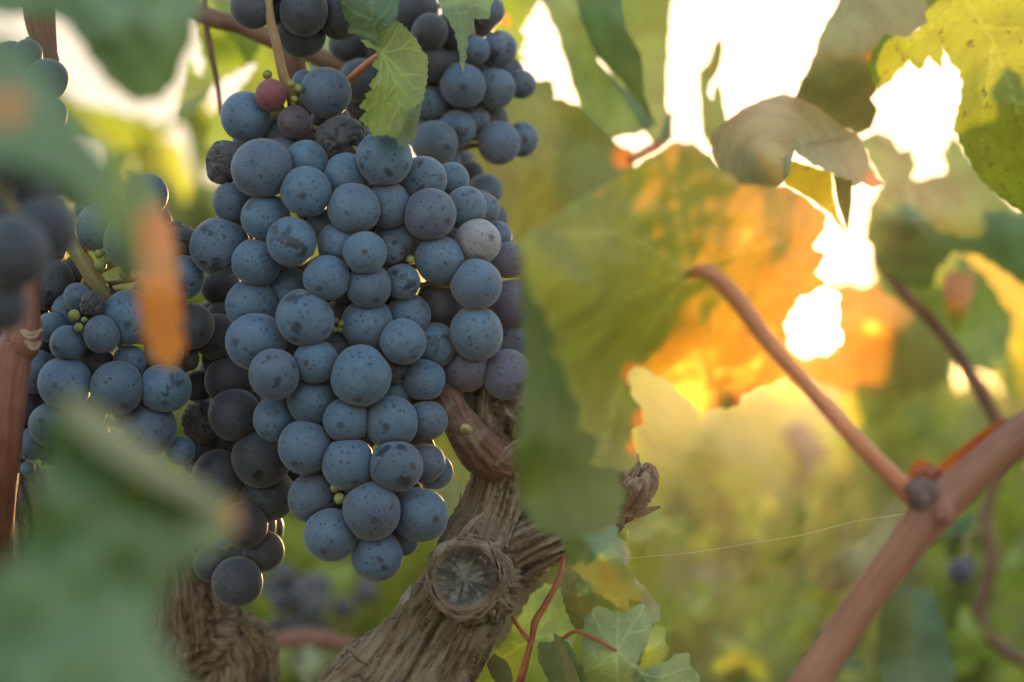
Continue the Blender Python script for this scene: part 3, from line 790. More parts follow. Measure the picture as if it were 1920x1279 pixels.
# ------------------------------------------------------------------ old wood
def wood(name_mesh, limbs, voxel, amp, seed, knots=(), strands=9.0, strips=0):
    """limbs: lists of (x, y, d, r_px) or world (Vector, r); union by voxels, then fibrous bark pushed out along the limbs"""
    V, F = [], []; SP, ST, SL, SR = [], [], [], []
    for li, lb in enumerate(limbs):
        if isinstance(lb[0][0], (Vector, np.ndarray)):
            c = catmull([(*p, r) for p, r in lb], 10); path, rad = c[:, :3], c[:, 3]
        else: path, rad = px_path(lb, 10)
        v, f, u = tube_data(path, rad, 28)
        o = len(V); V += v; F += [tuple(i + o for i in a) for a in f]
        tg = np.gradient(path, axis=0); tg /= np.linalg.norm(tg, axis=1)[:, None]
        ln = np.concatenate([[0], np.cumsum(np.linalg.norm(np.diff(path, axis=0), axis=1))])
        SP.append(path); ST.append(tg); SL.append(ln + li * .37); SR.append(rad)
    me = mesh_from(name_mesh, V, F)
    tmp = bpy.data.objects.new('tmp', me); col.objects.link(tmp)
    md = tmp.modifiers.new('r', 'REMESH'); md.mode = 'VOXEL'; md.voxel_size = voxel
    sm_ = tmp.modifiers.new('s', 'SMOOTH'); sm_.iterations = 6; sm_.factor = .5
    dg = bpy.context.evaluated_depsgraph_get(); dg.update()
    ev = bpy.data.meshes.new_from_object(tmp.evaluated_get(dg))
    bpy.data.objects.remove(tmp); bpy.data.meshes.remove(me)
    n = len(ev.vertices); q = np.empty(n * 3); ev.vertices.foreach_get('co', q); q = q.reshape(-1, 3)
    nr = np.empty(n * 3); ev.vertices.foreach_get('normal', nr); nr = nr.reshape(-1, 3)
    SP, ST, SL, SR = np.concatenate(SP), np.concatenate(ST), np.concatenate(SL), np.concatenate(SR)
    idx = np.empty(n, int); d2 = np.empty(n)
    for a in range(0, n, 20000):
        dd = np.linalg.norm(q[a:a+20000, None] - SP[None], axis=2) / SR[None]
        idx[a:a+20000] = dd.argmin(1)
    t = ST[idx]; rel = q - SP[idx]; along = (rel * t).sum(1); L = SL[idx] + along
    rad_v = rel - t * along[:, None]; rv = rad_v / (np.linalg.norm(rad_v, axis=1)[:, None] + 1e-9)
    e1 = np.cross(t, np.array([.3, .9, .2])); e1 /= np.linalg.norm(e1, axis=1)[:, None]; e2 = np.cross(t, e1)
    a1 = (rv * e1).sum(1); a2 = (rv * e2).sum(1); ang = np.arctan2(a2, a1)
    rr = SR[idx]
    warp = .25 * fbm(q * 45, 2, seed + 3)
    tw = L * 6 + warp
    ca, sa = np.cos(ang + tw * .5), np.sin(ang + tw * .5)
    fq = np.stack([ca * strands / 2, sa * strands / 2, L * 22 + 0 * ca], 1)
    ridge = 1 - np.abs(fbm(fq, 3, seed)) * 2.0
    fq2 = np.stack([ca * strands * 1.5, sa * strands * 1.5, L * 60], 1)
    fine = 1 - np.abs(fbm(fq2, 3, seed + 7)) * 2.0
    lump = fbm(q * 38, 3, seed + 11)
    plate = np.maximum(0, fbm(np.stack([ca * strands * .5, sa * strands * .5, L * 22], 1), 3, seed + 21))
    disp = amp * (1.0 * ridge + .55 * fine + 1.3 * lump + 1.6 * np.where(plate > .12, .6, 0) - .9)
    crev = np.clip((.42 - ridge) * 1.7, 0, 1) * .9 + np.clip((.25 - fine) * 1.3, 0, 1) * .6
    knot_w = np.zeros(n); knot_d = np.zeros(n)
    for (kc, kr) in knots:                                        # rings of callus instead of fibres round a pruning cut
        kd = np.linalg.norm(q - np.array(kc), axis=1) / kr
        wgt = np.clip((2.15 - kd) * 1.6, 0, 1)
        rings = amp * .45 * np.sin(kd * 13 + 2.5 * fbm(q * 70, 2, seed + 2)) + amp * 1.3 * fbm(q * 110, 3, seed)
        disp = disp * (1 - wgt) + rings * wgt; knot_w = np.maximum(knot_w, wgt); knot_d = np.where(wgt > 0, kd, knot_d)
        crev = crev * (1 - wgt) + wgt * np.clip(-np.sin(kd * 13 + 2.5 * fbm(q * 70, 2, seed + 2)) - .3, 0, 1) * .6
    q = q + nr * disp[:, None]
    ev.vertices.foreach_set('co', q.ravel())
    at = ev.attributes.new('fib', 'FLOAT_VECTOR', 'POINT'); at.data.foreach_set('vector', np.where((knot_w > .5)[:, None], np.stack([knot_d * 2.2, q[:, 0] * 25, q[:, 2] * 25], 1), np.stack([ca * 1.6, sa * 1.6, L * 18], 1)).astype('f').ravel())
    at = ev.attributes.new('crev', 'FLOAT', 'POINT'); at.data.foreach_set('value', np.clip(crev, 0, 1).astype('f'))
    ev.name = name_mesh; ev.update()
    # thin loose strips of bark along the limbs
    from mathutils.kdtree import KDTree
    kd_ = KDTree(n)
    for i in range(n): kd_.insert(q[i], i)
    kd_.balance()
    rs = np.random.default_rng(seed + 77); SV, SF, SFIB = [], [], []
    for _ in range(strips):
        i = int(rs.integers(n)); ln_ = rs.uniform(.008, .035); wd = rs.uniform(.0003, .0011); m_ = 9
        if any(np.linalg.norm(q[i] - np.array(kc)) < kr * 1.15 for kc, kr in knots): continue
        p = q[i].copy(); base = len(SV); tt0 = None; lift = rs.uniform(.0006, .0030); yaw = rs.normal(0, .15)
        for k in range(m_):
            _, j, _ = kd_.find(p)
            tt = t[j] if tt0 is None or t[j] @ tt0 > 0 else -t[j]; tt0 = tt
            sd = np.cross(tt, nr[j]); sd /= np.linalg.norm(sd) + 1e-9
            u = k / (m_ - 1); w_ = wd * (1 - .8 * abs(2 * u - 1) ** 3)
            c = q[j] + nr[j] * (.0003 + lift * max(0, abs(2 * u - 1) - .45) ** 2 * 2.2)
            SV += [c - sd * w_ - nr[j] * w_ * .5, c + nr[j] * .0003, c + sd * w_ - nr[j] * w_ * .3]
            SFIB += [(rs.uniform(0, .3), seed + _ * .7, k * .35)] * 3
            d_ = tt + sd * yaw; p = q[j] + d_ / np.linalg.norm(d_) * ln_ / m_
        for k in range(m_ - 1):
            for a in (0, 1): SF.append((base + k*3 + a, base + k*3 + a + 1, base + k*3 + a + 4, base + k*3 + a + 3))
    if SV:
        sm2 = mesh_from('bark_strips', SV, SF)
        at = sm2.attributes.new('fib', 'FLOAT_VECTOR', 'POINT'); at.data.foreach_set('vector', np.array(SFIB, 'f').ravel())
        STRIPS[name_mesh] = sm2
    return ev
STRIPS = {}

def down(x, y, d, r, steps):
    p = P(x, y, d)
    return (np.array(p), r * K * d)

KNOT = np.array(P(872, 1085, .662)); 
foot = [(np.array((-.20, .78, -.03)), .042), (np.array((-.19, .775, .15)), .033), (np.array((-.13, .76, .32)), .030)]
arm = foot + [down(x, y, d, r, 0) for x, y, d, r in ((655, 1420, .735, 116), (772, 1272, .722, 101), (850, 1150, .715, 88), (910, 1035, .712, 78), (952, 930, .712, 72), (985, 830, .716, 72), (1010, 740, .72, 60))]
arm2 = [(900, 1060, .716, 80), (980, 1005, .712, 74), (1060, 972, .708, 56), (1130, 940, .704, 44), (1185, 910, .702, 34)]
arm3 = [(960, 850, .714, 62), (930, 790, .704, 58), (928, 748, .702, 54), (950, 690, .72, 40)]
arm4 = [(985, 800, .71, 50), (970, 770, .696, 34), (950, 752, .690, 24)]
stub = [(905, 1095, .712, 76), (890, 1092, .692, 76), (876, 1087, .680, 73), (872, 1085, .6725, 66)]
collar = [(871 + (63 + 4 * math.sin(3 * t_ + 1) + 2 * math.sin(7 * t_)) * math.cos(t_), 1085 + (61 + 4 * math.sin(2 * t_ + .6)) * math.sin(t_), .6695 + .001 * math.sin(3 * t_), 10 + 4 * math.sin(t_ * 2 + 4) + 2 * math.sin(5 * t_)) for t_ in np.linspace(0, 6.283, 22)]
e = empty('old_vine', (-.20, .78, 0), 'gnarled old vine trunk with fibrous bark and a pruning cut, below the large bunch', 'old vine')
tm = wood('old_wood', [arm, arm2, arm3, arm4, stub, collar], .00085, .00165, 3, knots=[(KNOT, 84 * K * .665)], strands=10, strips=240)
link('trunk', tm, M['bark'], e)
tag(link('bark_strips', STRIPS['old_wood'], M['bark'], e), kind='stuff')

def cut_face(c, axis, r, parent):
    V, F = [], []; nr_, ns = 26, 120
    ax = Vector(axis).normalized(); x = ax.orthogonal().normalized(); y = ax.cross(x)
    pts = [(0, 0)] + [(i / nr_, 2 * math.pi * k / ns) for i in range(1, nr_ + 1) for k in range(ns)]
    rr = np.array([p[0] for p in pts]); aa = np.array([p[1] for p in pts])
    q = np.stack([np.cos(aa) * 5.2, np.sin(aa) * 5.2, rr * 1.1], 1)
    cracks = np.clip(1 - np.abs(fbm(q * .42 + .3 * vn(q * .3, 4)[:, None], 2, 5)) * 13, 0, 1) * np.clip(rr * 2.2, 0, 1) * np.clip(1.7 - rr * 1.5, .0, 1)
    edge = 1 + .05 * fbm(np.stack([np.cos(aa) * 2, np.sin(aa) * 2, 0 * aa], 1), 3, 8)
    h = -.0016 * (1 - rr ** 2) + .0006 * fbm(np.stack([rr * np.cos(aa) * 5, rr * np.sin(aa) * 5, 0 * rr], 1), 4, 2) - .0009 * cracks + .002 * np.clip(rr - .8, 0, 1)
    for (a, b), hh, ed in zip(pts, h, edge):
        V.append(Vector(c) + (x * math.cos(b) + y * math.sin(b)) * (a * r * ed) + ax * hh)
    F = [(0, 1 + k, 1 + (k + 1) % ns) for k in range(ns)]
    for i in range(nr_ - 1):
        for k in range(ns):
            a = 1 + i * ns + k; b = 1 + i * ns + (k + 1) % ns; F.append((a, a + ns, b + ns, b))
    rel = [(v - Vector(c)) / r for v in V]
    stain = np.array([max(0, min(1, 1.6 * (v.dot(RT) * .75 + v.dot(UP) * .55) + .5 * mnoise.noise(v * 3.0) - .05)) for v in rel])
    cracks = np.maximum(cracks * .5 * np.clip(.6 + 1.5 * fbm(q * .5, 2, 31), 0, 1), stain * (.55 + .5 * np.clip(fbm(q * 1.3, 3, 15) + .2, 0, 1)) * (rr > .06))
    me = mesh_from('cut_face', V, F)
    at = me.attributes.new('crev', 'FLOAT', 'POINT'); at.data.foreach_set('value', cracks.astype('f'))
    at = me.attributes.new('rad', 'FLOAT', 'POINT'); at.data.foreach_set('value', rr.astype('f'))
    s = NT('weathered_end_grain'); pos = s.n('ShaderNodeNewGeometry').outputs['Position']
    cr = s.n('ShaderNodeAttribute', attribute_name='crev').outputs['Fac']; rd = s.n('ShaderNodeAttribute', attribute_name='rad').outputs['Fac']
    n1 = s.noise(pos, 110, 6, .7); n2 = s.noise(pos, 700, 3)
    cc = s.mix(s.ramp(n1, .44, .60), (.05, .05, .046), (.155, .15, .13))
    cc = s.mix(s.math('MULTIPLY', s.ramp(n2, .5, .7), .4), cc, (.20, .195, .17))
    cc = s.mix(s.ramp(rd, .78, .95), cc, (.15, .105, .075))
    cc = s.mix(s.math('MULTIPLY', cr, .9), cc, (.02, .017, .014))
    s.l(s.principled(cc, .85, s.bump(s.math('ADD', n1, n2), .0006, .7), .2), s.out.inputs[0])
    return link('cut_face', me, s.m, parent)
cut_face(P(871, 1085, .6655), P(871, 1085, .5) - P(880, 1090, .70), 61 * K * .665, e)

# loose curls of bark on the trunk
def flake(pts, wd, mat, parent, seed, name='bark_flake'):
    c = catmull([P(*p) for p in pts], 8); n = len(c); V, F = [], []
    tg = np.gradient(c, axis=0); tg /= np.linalg.norm(tg, axis=1)[:, None]
    side = np.cross(tg, np.array([0, 1, 0.1])); side /= np.linalg.norm(side, axis=1)[:, None] + 1e-9
    for i in range(n):
        w_ = wd * K * .7 * (math.sin(math.pi * (.12 + .82 * i / (n - 1)))) * (1 + .5 * mnoise.noise(Vector((i * .6, seed, 0))))
        for k in range(5):
            u = (k - 2) / 2
            nn = np.cross(tg[i], side[i])
            V.append(c[i] + side[i] * w_ * u + nn * (w_ * .5 * u * u + .0006 * mnoise.noise(Vector((i * .9, k * .8, seed)))))
    F = [(i*5 + k, i*5 + k + 1, (i+1)*5 + k + 1, (i+1)*5 + k) for i in range(n - 1) for k in range(4)]
    o = link(name, mesh_from(name, V, F), M[mat], parent)
    so = o.modifiers.new('thick', 'SOLIDIFY'); so.thickness = .0005
    return o
for i, (pts, wd) in enumerate([([(858, 1012, .668), (880, 985, .668), (905, 962, .672)], 5), ([(600, 1290, .67), (660, 1250, .672), (720, 1180, .676), (740, 1150, .68)], 14),
        ([(690, 1245, .668), (670, 1235, .665), (655, 1215, .66)], 4), ([(930, 1030, .668), (955, 1055, .668), (966, 1090, .67)], 5),
        ([(985, 825, .668), (960, 840, .668), (930, 872, .672)], 9), ([(735, 1160, .672), (760, 1120, .668), (772, 1095, .674)], 6)]):
    flake(pts, wd, 'bark', e, i)
# dry torn spur end at the right of the trunk
for i, (pts, wd) in enumerate([([(1150, 950, .698), (1180, 900, .690), (1195, 850, .688)], 16), ([(1160, 965, .694), (1195, 930, .684), (1215, 880, .686)], 17), ([(1150, 960, .69), (1195, 962, .688), (1237, 950, .690)], 8),
        ([(1145, 930, .692), (1165, 890, .686), (1180, 872, .686)], 16), ([(1160, 985, .694), (1185, 955, .688), (1218, 925, .69)], 13), ([(1140, 900, .696), (1160, 880, .69), (1172, 868, .69)], 12), ([(1165, 960, .69), (1185, 915, .682), (1206, 900, .684)], 15), ([(1150, 1000, .696), (1162, 985, .69), (1170, 968, .69)], 8)]):
    flake(pts, wd, 'dry', e, 40 + i, 'dry_spur_flake')
link('dry_spur', wood('dry_spur', [[(1120, 945, .702, 30), (1160, 925, .694, 38), (1185, 905, .690, 34), (1200, 880, .690, 22)]], .0008, .0022, 61, strands=9), M['dry_wood'], e)

e2 = empty('cane', P(960, 850, .71), 'short thick reddish cane sprouting left from the trunk under the large bunch', 'cane', 'canes')
cane('cane_shoot', [(935, 868, .700, 40), (905, 845, .692, 42), (878, 812, .686, 36), (852, 775, .684, 30), (836, 742, .686, 30), (815, 690, .70, 28), (790, 600, .715, 24)], M['cane_stub'], e2, seg=48, rough=.24, fibres=26)
bd = mesh_from('bud', *tube_data([P(876, 806, .668), P(872, 803, .662), P(868, 801, .658)], [.0016, .0013, .0004], 10)[:2]); link('bud', bd, M['stem_green'], e2)

e3 = empty('old_vine', (-.36, .80, 0), 'shaggy barked old vine arm at the lower left, half hidden by the blurred leaf', 'old vine')
sh = wood('shaggy_wood', [[(np.array((-.36, .80, -.03)), .04), (np.array((-.32, .79, .2)), .034), down(330, 1420, .76, 100, 0), down(345, 1230, .752, 66, 0), down(346, 1130, .748, 56, 0), down(340, 1050, .75, 46, 0), down(310, 960, .765, 40, 0)]], .0013, .0020, 21, strands=13, strips=200)
link('trunk', sh, M['bark_dark'], e3)
tag(link('bark_strips', STRIPS['shaggy_wood'], M['bark_dark'], e3), kind='stuff')
e4 = empty('old_vine', (-.46, .82, 0), 'rough brown vine arm at the left edge, under the red cane', 'old vine')
sh = wood('rough_wood', [[(np.array((-.46, .82, -.03)), .04), (np.array((-.30, .79, .3)), .034), down(-40, 1250, .75, 90, 0), down(0, 1080, .735, 80, 0), down(14, 980, .73, 74, 0), down(10, 880, .73, 52, 0)]], .0014, .0022, 33, strands=11)
link('trunk', sh, M['bark_dark'], e4)

def simple_cane(label, pts, mat, group='canes', **kw):
    e = empty('cane', P(*pts[-1][:3]), label, 'cane', group)
    cane('cane_shoot', pts, M[mat], e, **kw)
    return e
rc = simple_cane('red brown cane standing at the left edge in front of the left bunch', [(62, 380, .668, 26), (52, 500, .662, 28), (44, 560, .66, 30), (40, 640, .66, 36), (28, 660, .66, 33), (16, 760, .66, 33), (6, 860, .664, 33), (-4, 960, .68, 32), (-10, 1080, .71, 30)], 'cane_red', seg=40, rough=.09, fibres=20)
for i, pts in enumerate([[(42, 620, .650), (60, 630, .645), (78, 618, .645)], [(48, 640, .650), (66, 650, .646), (76, 640, .646)]]):
    flake(pts, 7, 'dry', rc, 70 + i, 'bud_scale')
simple_cane('brown woody cane in the top left corner beside the sky gap', [(75, -160, .70, 30), (72, -20, .70, 30), (78, 50, .70, 27), (92, 95, .70, 17), (108, 116, .70, 5)], 'cane_brown', rough=.18, seg=30)
simple_cane('horizontal brown cane crossing behind the stalk of the large bunch', [(250, -60, .82, 18), (340, 5, .81, 18), (400, 35, .80, 18), (450, 48, .80, 17), (520, 78, .80, 17), (600, 108, .80, 17), (670, 138, .80, 17), (760, 180, .80, 16), (860, 240, .81, 16)], 'cane_brown', rough=.1, seg=28)
simple_cane('upright pinkish brown cane behind the stalk of the large bunch', [(520, -160, .73, 21), (530, 20, .725, 21), (546, 90, .722, 22), (556, 140, .722, 22), (590, 200, .724, 14), (604, 250, .73, 12), (620, 330, .74, 12)], 'cane_brown', rough=.08, seg=28)
simple_cane('thin brown tendril hanging at the upper left of the large bunch', [(380, -40, .80, 5), (386, 40, .80, 6), (396, 100, .80, 6), (408, 160, .80, 5), (414, 215, .80, 4)], 'cane_brown', group='tendrils', seg=12)

rcane = simple_cane('thick warm red brown cane rising to the right edge, blurred in front', [(2650, 330, .58, 33), (2300, 520, .565, 34), (2060, 690, .555, 36), (1960, 778, .555, 35), (1850, 866, .556, 34), (1785, 925, .557, 37), (1742, 966, .557, 41), (1705, 1015, .557, 36), (1640, 1100, .557, 33), (1560, 1215, .557, 33), (1500, 1305, .557, 35), (1400, 1450, .56, 36), (1310, 1640, .59, 38), (1270, 1950, .66, 42)], 'cane_right', seg=60, rough=.12, fibres=34)
def lump(parent, c, r, mat, name, seed, stretch=(1, 1, 1)):
    bm = bmesh.new(); bmesh.ops.create_icosphere(bm, subdivisions=4, radius=1)
    q = np.array([v.co[:] for v in bm.verts]); k = 1 + .5 * fbm(q * 2.2, 4, seed)
    for v, s_ in zip(bm.verts, k): v.co = Vector((v.co.x * stretch[0], v.co.y * stretch[1], v.co.z * stretch[2])) * (s_ * r) + Vector(c)
    me = bpy.data.meshes.new(name); bm.to_mesh(me); bm.free(); return link(name, me, M[mat], parent)
lump(rcane, P(1732, 928, .554), 28 * K * .55, 'node', 'node', 4, (1.2, .9, 1.0))
lump(rcane, P(1740, 892, .562), 20 * K * .55, 'stem_red', 'bud', 6, (1.1, 1, 1))
lump(rcane, P(1768, 962, .552), 22 * K * .55, 'cane_right', 'node_scale', 8)
M['rim_glow'] = leaf_material('cane_rim_glow', (.45, .17, .07), (.45, .17, .07), (1.0, .45, .08), fw=.006, tr=.7)  # orange strips added for the sun's rim light along the cane's top edge
for i, (pts, wd) in enumerate([([(1748, 900, .562), (1786, 862, .562), (1836, 820, .562)], 9), ([(1790, 862, .564), (1836, 822, .563), (1888, 784, .562)], 8), ([(1702, 908, .562), (1720, 874, .564), (1752, 872, .562)], 9)]):
    flake(pts, wd, 'rim_glow', rcane, 90 + i, 'rim_glow_strip')
simple_cane('dark thin cane blurred behind at the right, below the orange bud leaves', [(1640, 480, 1.05, 10), (1700, 555, 1.05, 12), (1745, 600, 1.05, 12), (1790, 655, 1.05, 13), (1830, 720, 1.05, 14), (1868, 790, 1.05, 13), (1890, 860, 1.05, 14)], 'cane_brown', seg=16)
simple_cane('twisting dark cane blurred behind the lower right corner', [(1890, 830, 1.25, 10), (1850, 960, 1.25, 13), (1858, 1060, 1.25, 14), (1836, 1150, 1.25, 13), (1872, 1210, 1.25, 13), (1960, 1265, 1.25, 12)], 'cane_brown', seg=16, rough=.15)
simple_cane('blurred reddish cane low in the background left of the trunk', [(380, 1160, 1.3, 14), (470, 1205, 1.3, 15), (580, 1195, 1.3, 15), (680, 1210, 1.3, 12), (760, 1180, 1.3, 12)], 'cane_red', seg=14)
simple_cane('small red shoot below the trunk carrying the lower right leaves', [(1056, 1040, .705, 4), (1050, 1080, .700, 5), (1022, 1135, .698, 6), (1004, 1165, .698, 7), (998, 1195, .698, 6), (985, 1243, .698, 7), (972, 1290, .70, 8), (950, 1380, .71, 8)], 'stem_red', group='shoots', seg=14, rough=.12)
simple_cane('tiny red side twig on the shoot below the trunk, to its left', [(962, 1158, .702, 4), (975, 1180, .698, 4), (992, 1200, .697, 5)], 'stem_red', group='shoots', seg=10)

# spider thread
th = mesh_from('spider_thread', *tube_data([P(1165, 1048, .70), P(1300, 1036, .695), P(1500, 1004, .69), P(1610, 976, .684), P(1680, 966, .66), P(1735, 958, .56)], [.00006] * 6, 5)[:2])
s = NT('silk'); s.l(s.principled((.8, .7, .55), .3, None, .6), s.out.inputs[0])
tag(link('spider_thread', th, s.m), 'fine spider thread stretched from the trunk to the right cane', 'spider thread')

# ------------------------------------------------------------------ leaves near the lens
leaf('large strongly blurred green leaf covering the top left corner', [dict(poly=[(-160,-40),(-100,-200),(40,-260),(160,-330),(270,-240),(400,-170),(392,-70),(372,20),(350,100),(322,165),(292,188),(250,190),(222,172),(190,140),(160,95),(130,50),(100,32),(60,30),(-120,20)], ripple=.004, vw=9, veins=[[(150,-60),(230,60),(285,170)],[(200,10),(330,40)],[(180,-20),(120,40)]],
     ctrl=[(-60,-60,.40),(350,-60,.43),(300,180,.425),(200,60,.405),(100,30,.41),(0,0,.40)], spacing=16, tooth=60, amp=8, seed=1)], 'leaf', base=(150, -90, .41))
leaf('blurred greyish green leaf slanting down from the left edge, close to the lens', [dict(poly=[(-120,40),(0,60),(50,90),(95,140),(150,225),(215,300),(255,370),(262,450),(258,540),(220,470),(165,400),(110,340),(50,310),(-120,300)],
     ctrl=[(-100,100,.29),(0,180,.285),(120,260,.285),(220,380,.29),(258,520,.30),(60,90,.30)], spacing=14, tooth=50, amp=5, seed=2, mat='leaf', rust_glow=[(15,200,45)])], 'leaf', base=(-60, 150, .29))
leaf('orange autumn leaf tip with painted sun glow hanging blurred in front of the left bunch', [dict(poly=[(240,300),(285,340),(325,440),(333,520),(342,600),(342,660),(318,695),(282,665),(266,600),(258,520)], ctrl=[(255,420,.415),(330,450,.43),(340,650,.44),(275,660,.42),(300,540,.41)], spacing=10, tooth=48, amp=8, seed=3, rust_glow=[(300,450,90),(305,560,120),(315,640,90)])],  # orange base raised to stand for sun glowing through the tip
     'leaf', base=(270, 390, .49))
leaf('huge strongly blurred green leaf filling the bottom left corner, with an orange tip', [dict(poly=[(125,735),(190,770),(250,820),(320,875),(390,920),(445,950),(448,985),(400,1030),(345,1060),(305,1110),(285,1180),(320,1240),(430,1400),(380,1500),(200,1560),(20,1540),(-140,1460),(-220,1280),(-140,1100),(10,1070),(60,980),(80,870),(95,780)],
     ctrl=[(125,735,.31),(250,820,.325),(445,960,.335),(200,900,.30),(100,1000,.30),(300,1100,.305),(100,1300,.285),(400,1350,.30),(-100,1150,.29),(330,1000,.31)], spacing=20, tooth=70, amp=8, seed=4, rust_glow=[(450,965,42)], ripple=.006, vw=12, veins=[[(60,1279),(150,1080),(300,960),(430,960)],[(150,1080),(140,900),(130,780)],[(100,1180),(250,1130),(320,1090)],[(200,1030),(250,900)]]),
     dict(poly=[(118,732),(190,768),(252,818),(322,872),(392,917),(440,945),(400,955),(330,925),(250,880),(180,830),(130,790)], ctrl=[(118,732,.308),(252,818,.322),(440,945,.333),(330,925,.300),(180,830,.288)], spacing=14, tooth=70, amp=4, seed=44, mat='leaf_grey')],
     'leaf', base=(-60, 1380, .29))

# ------------------------------------------------------------------ leaves above the large bunch
leaf('small yellow green leaf with fine veins touching the top of the large bunch', [
     dict(poly=[(716,100),(704,94),(684,84),(676,74),(698,76),(711,84),(712,62),(730,43),(747,40),(764,55),(782,76),(790,93),(802,107),(801,148),(793,187),(764,211),(768,218),(757,236),(757,248),(747,261),(727,253),(699,254),(692,241),(673,223),(688,210),(673,198),(687,186),(685,175),(699,170),(692,158),(703,146),(711,134),(697,121)],
     ctrl=[(716,100,.662),(747,40,.668),(802,120,.676),(757,240,.650),(673,205,.668),(740,150,.656),(700,250,.660)], spacing=2.4, tooth=15, amp=2.6, seed=5, ripple=.0006, vw=2.3,
     veins=[[(716,100),(738,150),(748,200),(752,245)],[(716,100),(755,140),(780,170)],[(716,100),(760,92),(788,98)],[(716,100),(735,70),(748,45)],[(716,100),(712,150),(706,200),(695,235)],[(727,125),(725,170),(715,225)],[(738,150),(765,185)],[(746,190),(762,208)],[(712,150),(695,175)],[(708,190),(685,212)],[(755,140),(790,140)],[(748,200),(725,248)],[(775,166),(792,165)],[(750,93),(775,70)],[(742,160),(722,190)]]),
     dict(poly=[(793,187),(764,210),(770,217),(756,234),(760,241),(746,260),(747,272),(764,273),(779,258),(783,237)], ctrl=[(793,187,.671),(764,211,.645),(747,262,.644),(764,273,.652),(783,237,.664)], spacing=3.2, tooth=14, amp=1.6, seed=6, mat='leaf_dark', ripple=.0005, vw=1.2)],
     'leaf_lime', petiole=[(640, 165, .700, 8), (656, 150, .69, 8), (690, 118, .674, 7), (716, 99, .6625, 6)], pet_mat='petiole')
leaf('bluish green leaf at the top edge just above the small yellow green leaf', [dict(poly=[(625,-60),(640,-140),(700,-190),(760,-140),(770,-70),(748,0),(744,32),(722,55),(711,64),(709,88),(694,78),(672,66),(651,60),(657,48),(645,30)], ctrl=[(640,-50,.67),(750,-50,.676),(709,88,.662),(650,55,.672),(700,20,.658)], spacing=4, tooth=22, amp=2.5, seed=7, vw=2.4,
     veins=[[(708,88),(700,40),(690,-20),(685,-60)],[(702,50),(725,20),(740,-20)],[(700,40),(665,25),(640,0)],[(695,10),(720,-25)],[(706,75),(680,62),(655,55)]])], 'leaf_dark', base=(709, 88, .66))
leaf('pointed green leaf hanging at the top edge in front of the blurred bunch', [dict(poly=[(790,-60),(800,-140),(860,-190),(925,-150),(938,-70),(916,36),(890,34),(888,62),(878,69),(873,113),(867,136),(862,107),(854,62),(833,24)], ctrl=[(810,-50,.70),(915,-50,.722),(867,134,.70),(880,30,.705),(850,20,.696)], spacing=5, tooth=26, amp=2.5, seed=8, vw=1.6,
     veins=[[(866,130),(866,80),(858,20),(850,-50)],[(860,30),(895,10),(912,-10)]])], 'leaf', base=(855, -60, .70))
leaf('green leaf strip with a folded bluish face right of the blurred bunch at the top', [
     dict(poly=[(975,-60),(1000,-150),(1060,-200),(1105,-140),(1116,-50),(1119,113),(1160,160),(1205,188),(1224,240),(1180,252),(1142,256),(1107,232),(1088,197),(1070,140),(1050,70),(1029,22)], ctrl=[(990,-40,.86),(1110,-40,.87),(1142,254,.86),(1224,238,.875),(1060,100,.85)], spacing=8, tooth=50, amp=3, seed=9),
     dict(poly=[(1075,-60),(1100,-120),(1145,-110),(1157,-50),(1172,50),(1203,105),(1207,172),(1230,238),(1200,195),(1170,156),(1119,104),(1087,31)], ctrl=[(1080,-40,.855),(1155,-40,.845),(1172,50,.84),(1230,238,.868),(1119,104,.862)], spacing=8, tooth=40, amp=2, seed=10, mat='leaf')],
     'leaf', base=(1142, 256, .86))
leaf('broad green leaf hanging at the top edge with a straight right side against the sky', [dict(poly=[(1090,-60),(1110,-150),(1180,-210),(1250,-160),(1266,-60),(1255,20),(1249,120),(1247,190),(1262,262),(1225,268),(1180,200),(1130,110)], ctrl=[(1110,-50,.89),(1260,-50,.90),(1247,190,.895),(1225,262,.885),(1180,100,.90)], spacing=9, tooth=50, amp=2.5, seed=11)], 'leaf', base=(1240, 268, .89),
     petiole=[(1180, 300, .88, 8), (1215, 282, .885, 9), (1245, 262, .89, 9), (1256, 215, .895, 6)])
leaf('olive green leaf behind, between the blurred bunch and the big sunlit leaf', [dict(poly=[(940,140),(1000,150),(1037,158),(1037,184),(1060,190),(1092,205),(1112,226),(1152,266),(1190,292),(1190,340),(1100,420),(1000,520),(940,560),(880,470),(860,380),(860,280),(890,210)], ctrl=[(1000,150,.86),(1180,300,.88),(1000,500,.86),(870,330,.885),(1000,320,.85)], spacing=9, tooth=34, amp=6, seed=12, rust_glow=[(1170,295,30)])], 'leaf_dark', base=(1180, 310, .87))
leaf('yellow green leaf fragment behind the blurred bunch at the top, left of the sky gap', [dict(poly=[(905,-60),(940,-130),(1000,-140),(1044,-60),(1012,-6),(992,30),(975,55),(985,75),(972,98),(985,112),(960,118),(930,110)], ctrl=[(920,-50,.90),(1030,-50,.92),(980,100,.90),(930,100,.91)], spacing=9, tooth=26, amp=4, seed=13, rust_glow=[(948,38,12)])], 'leaf_lime', base=(960, -60, .9))
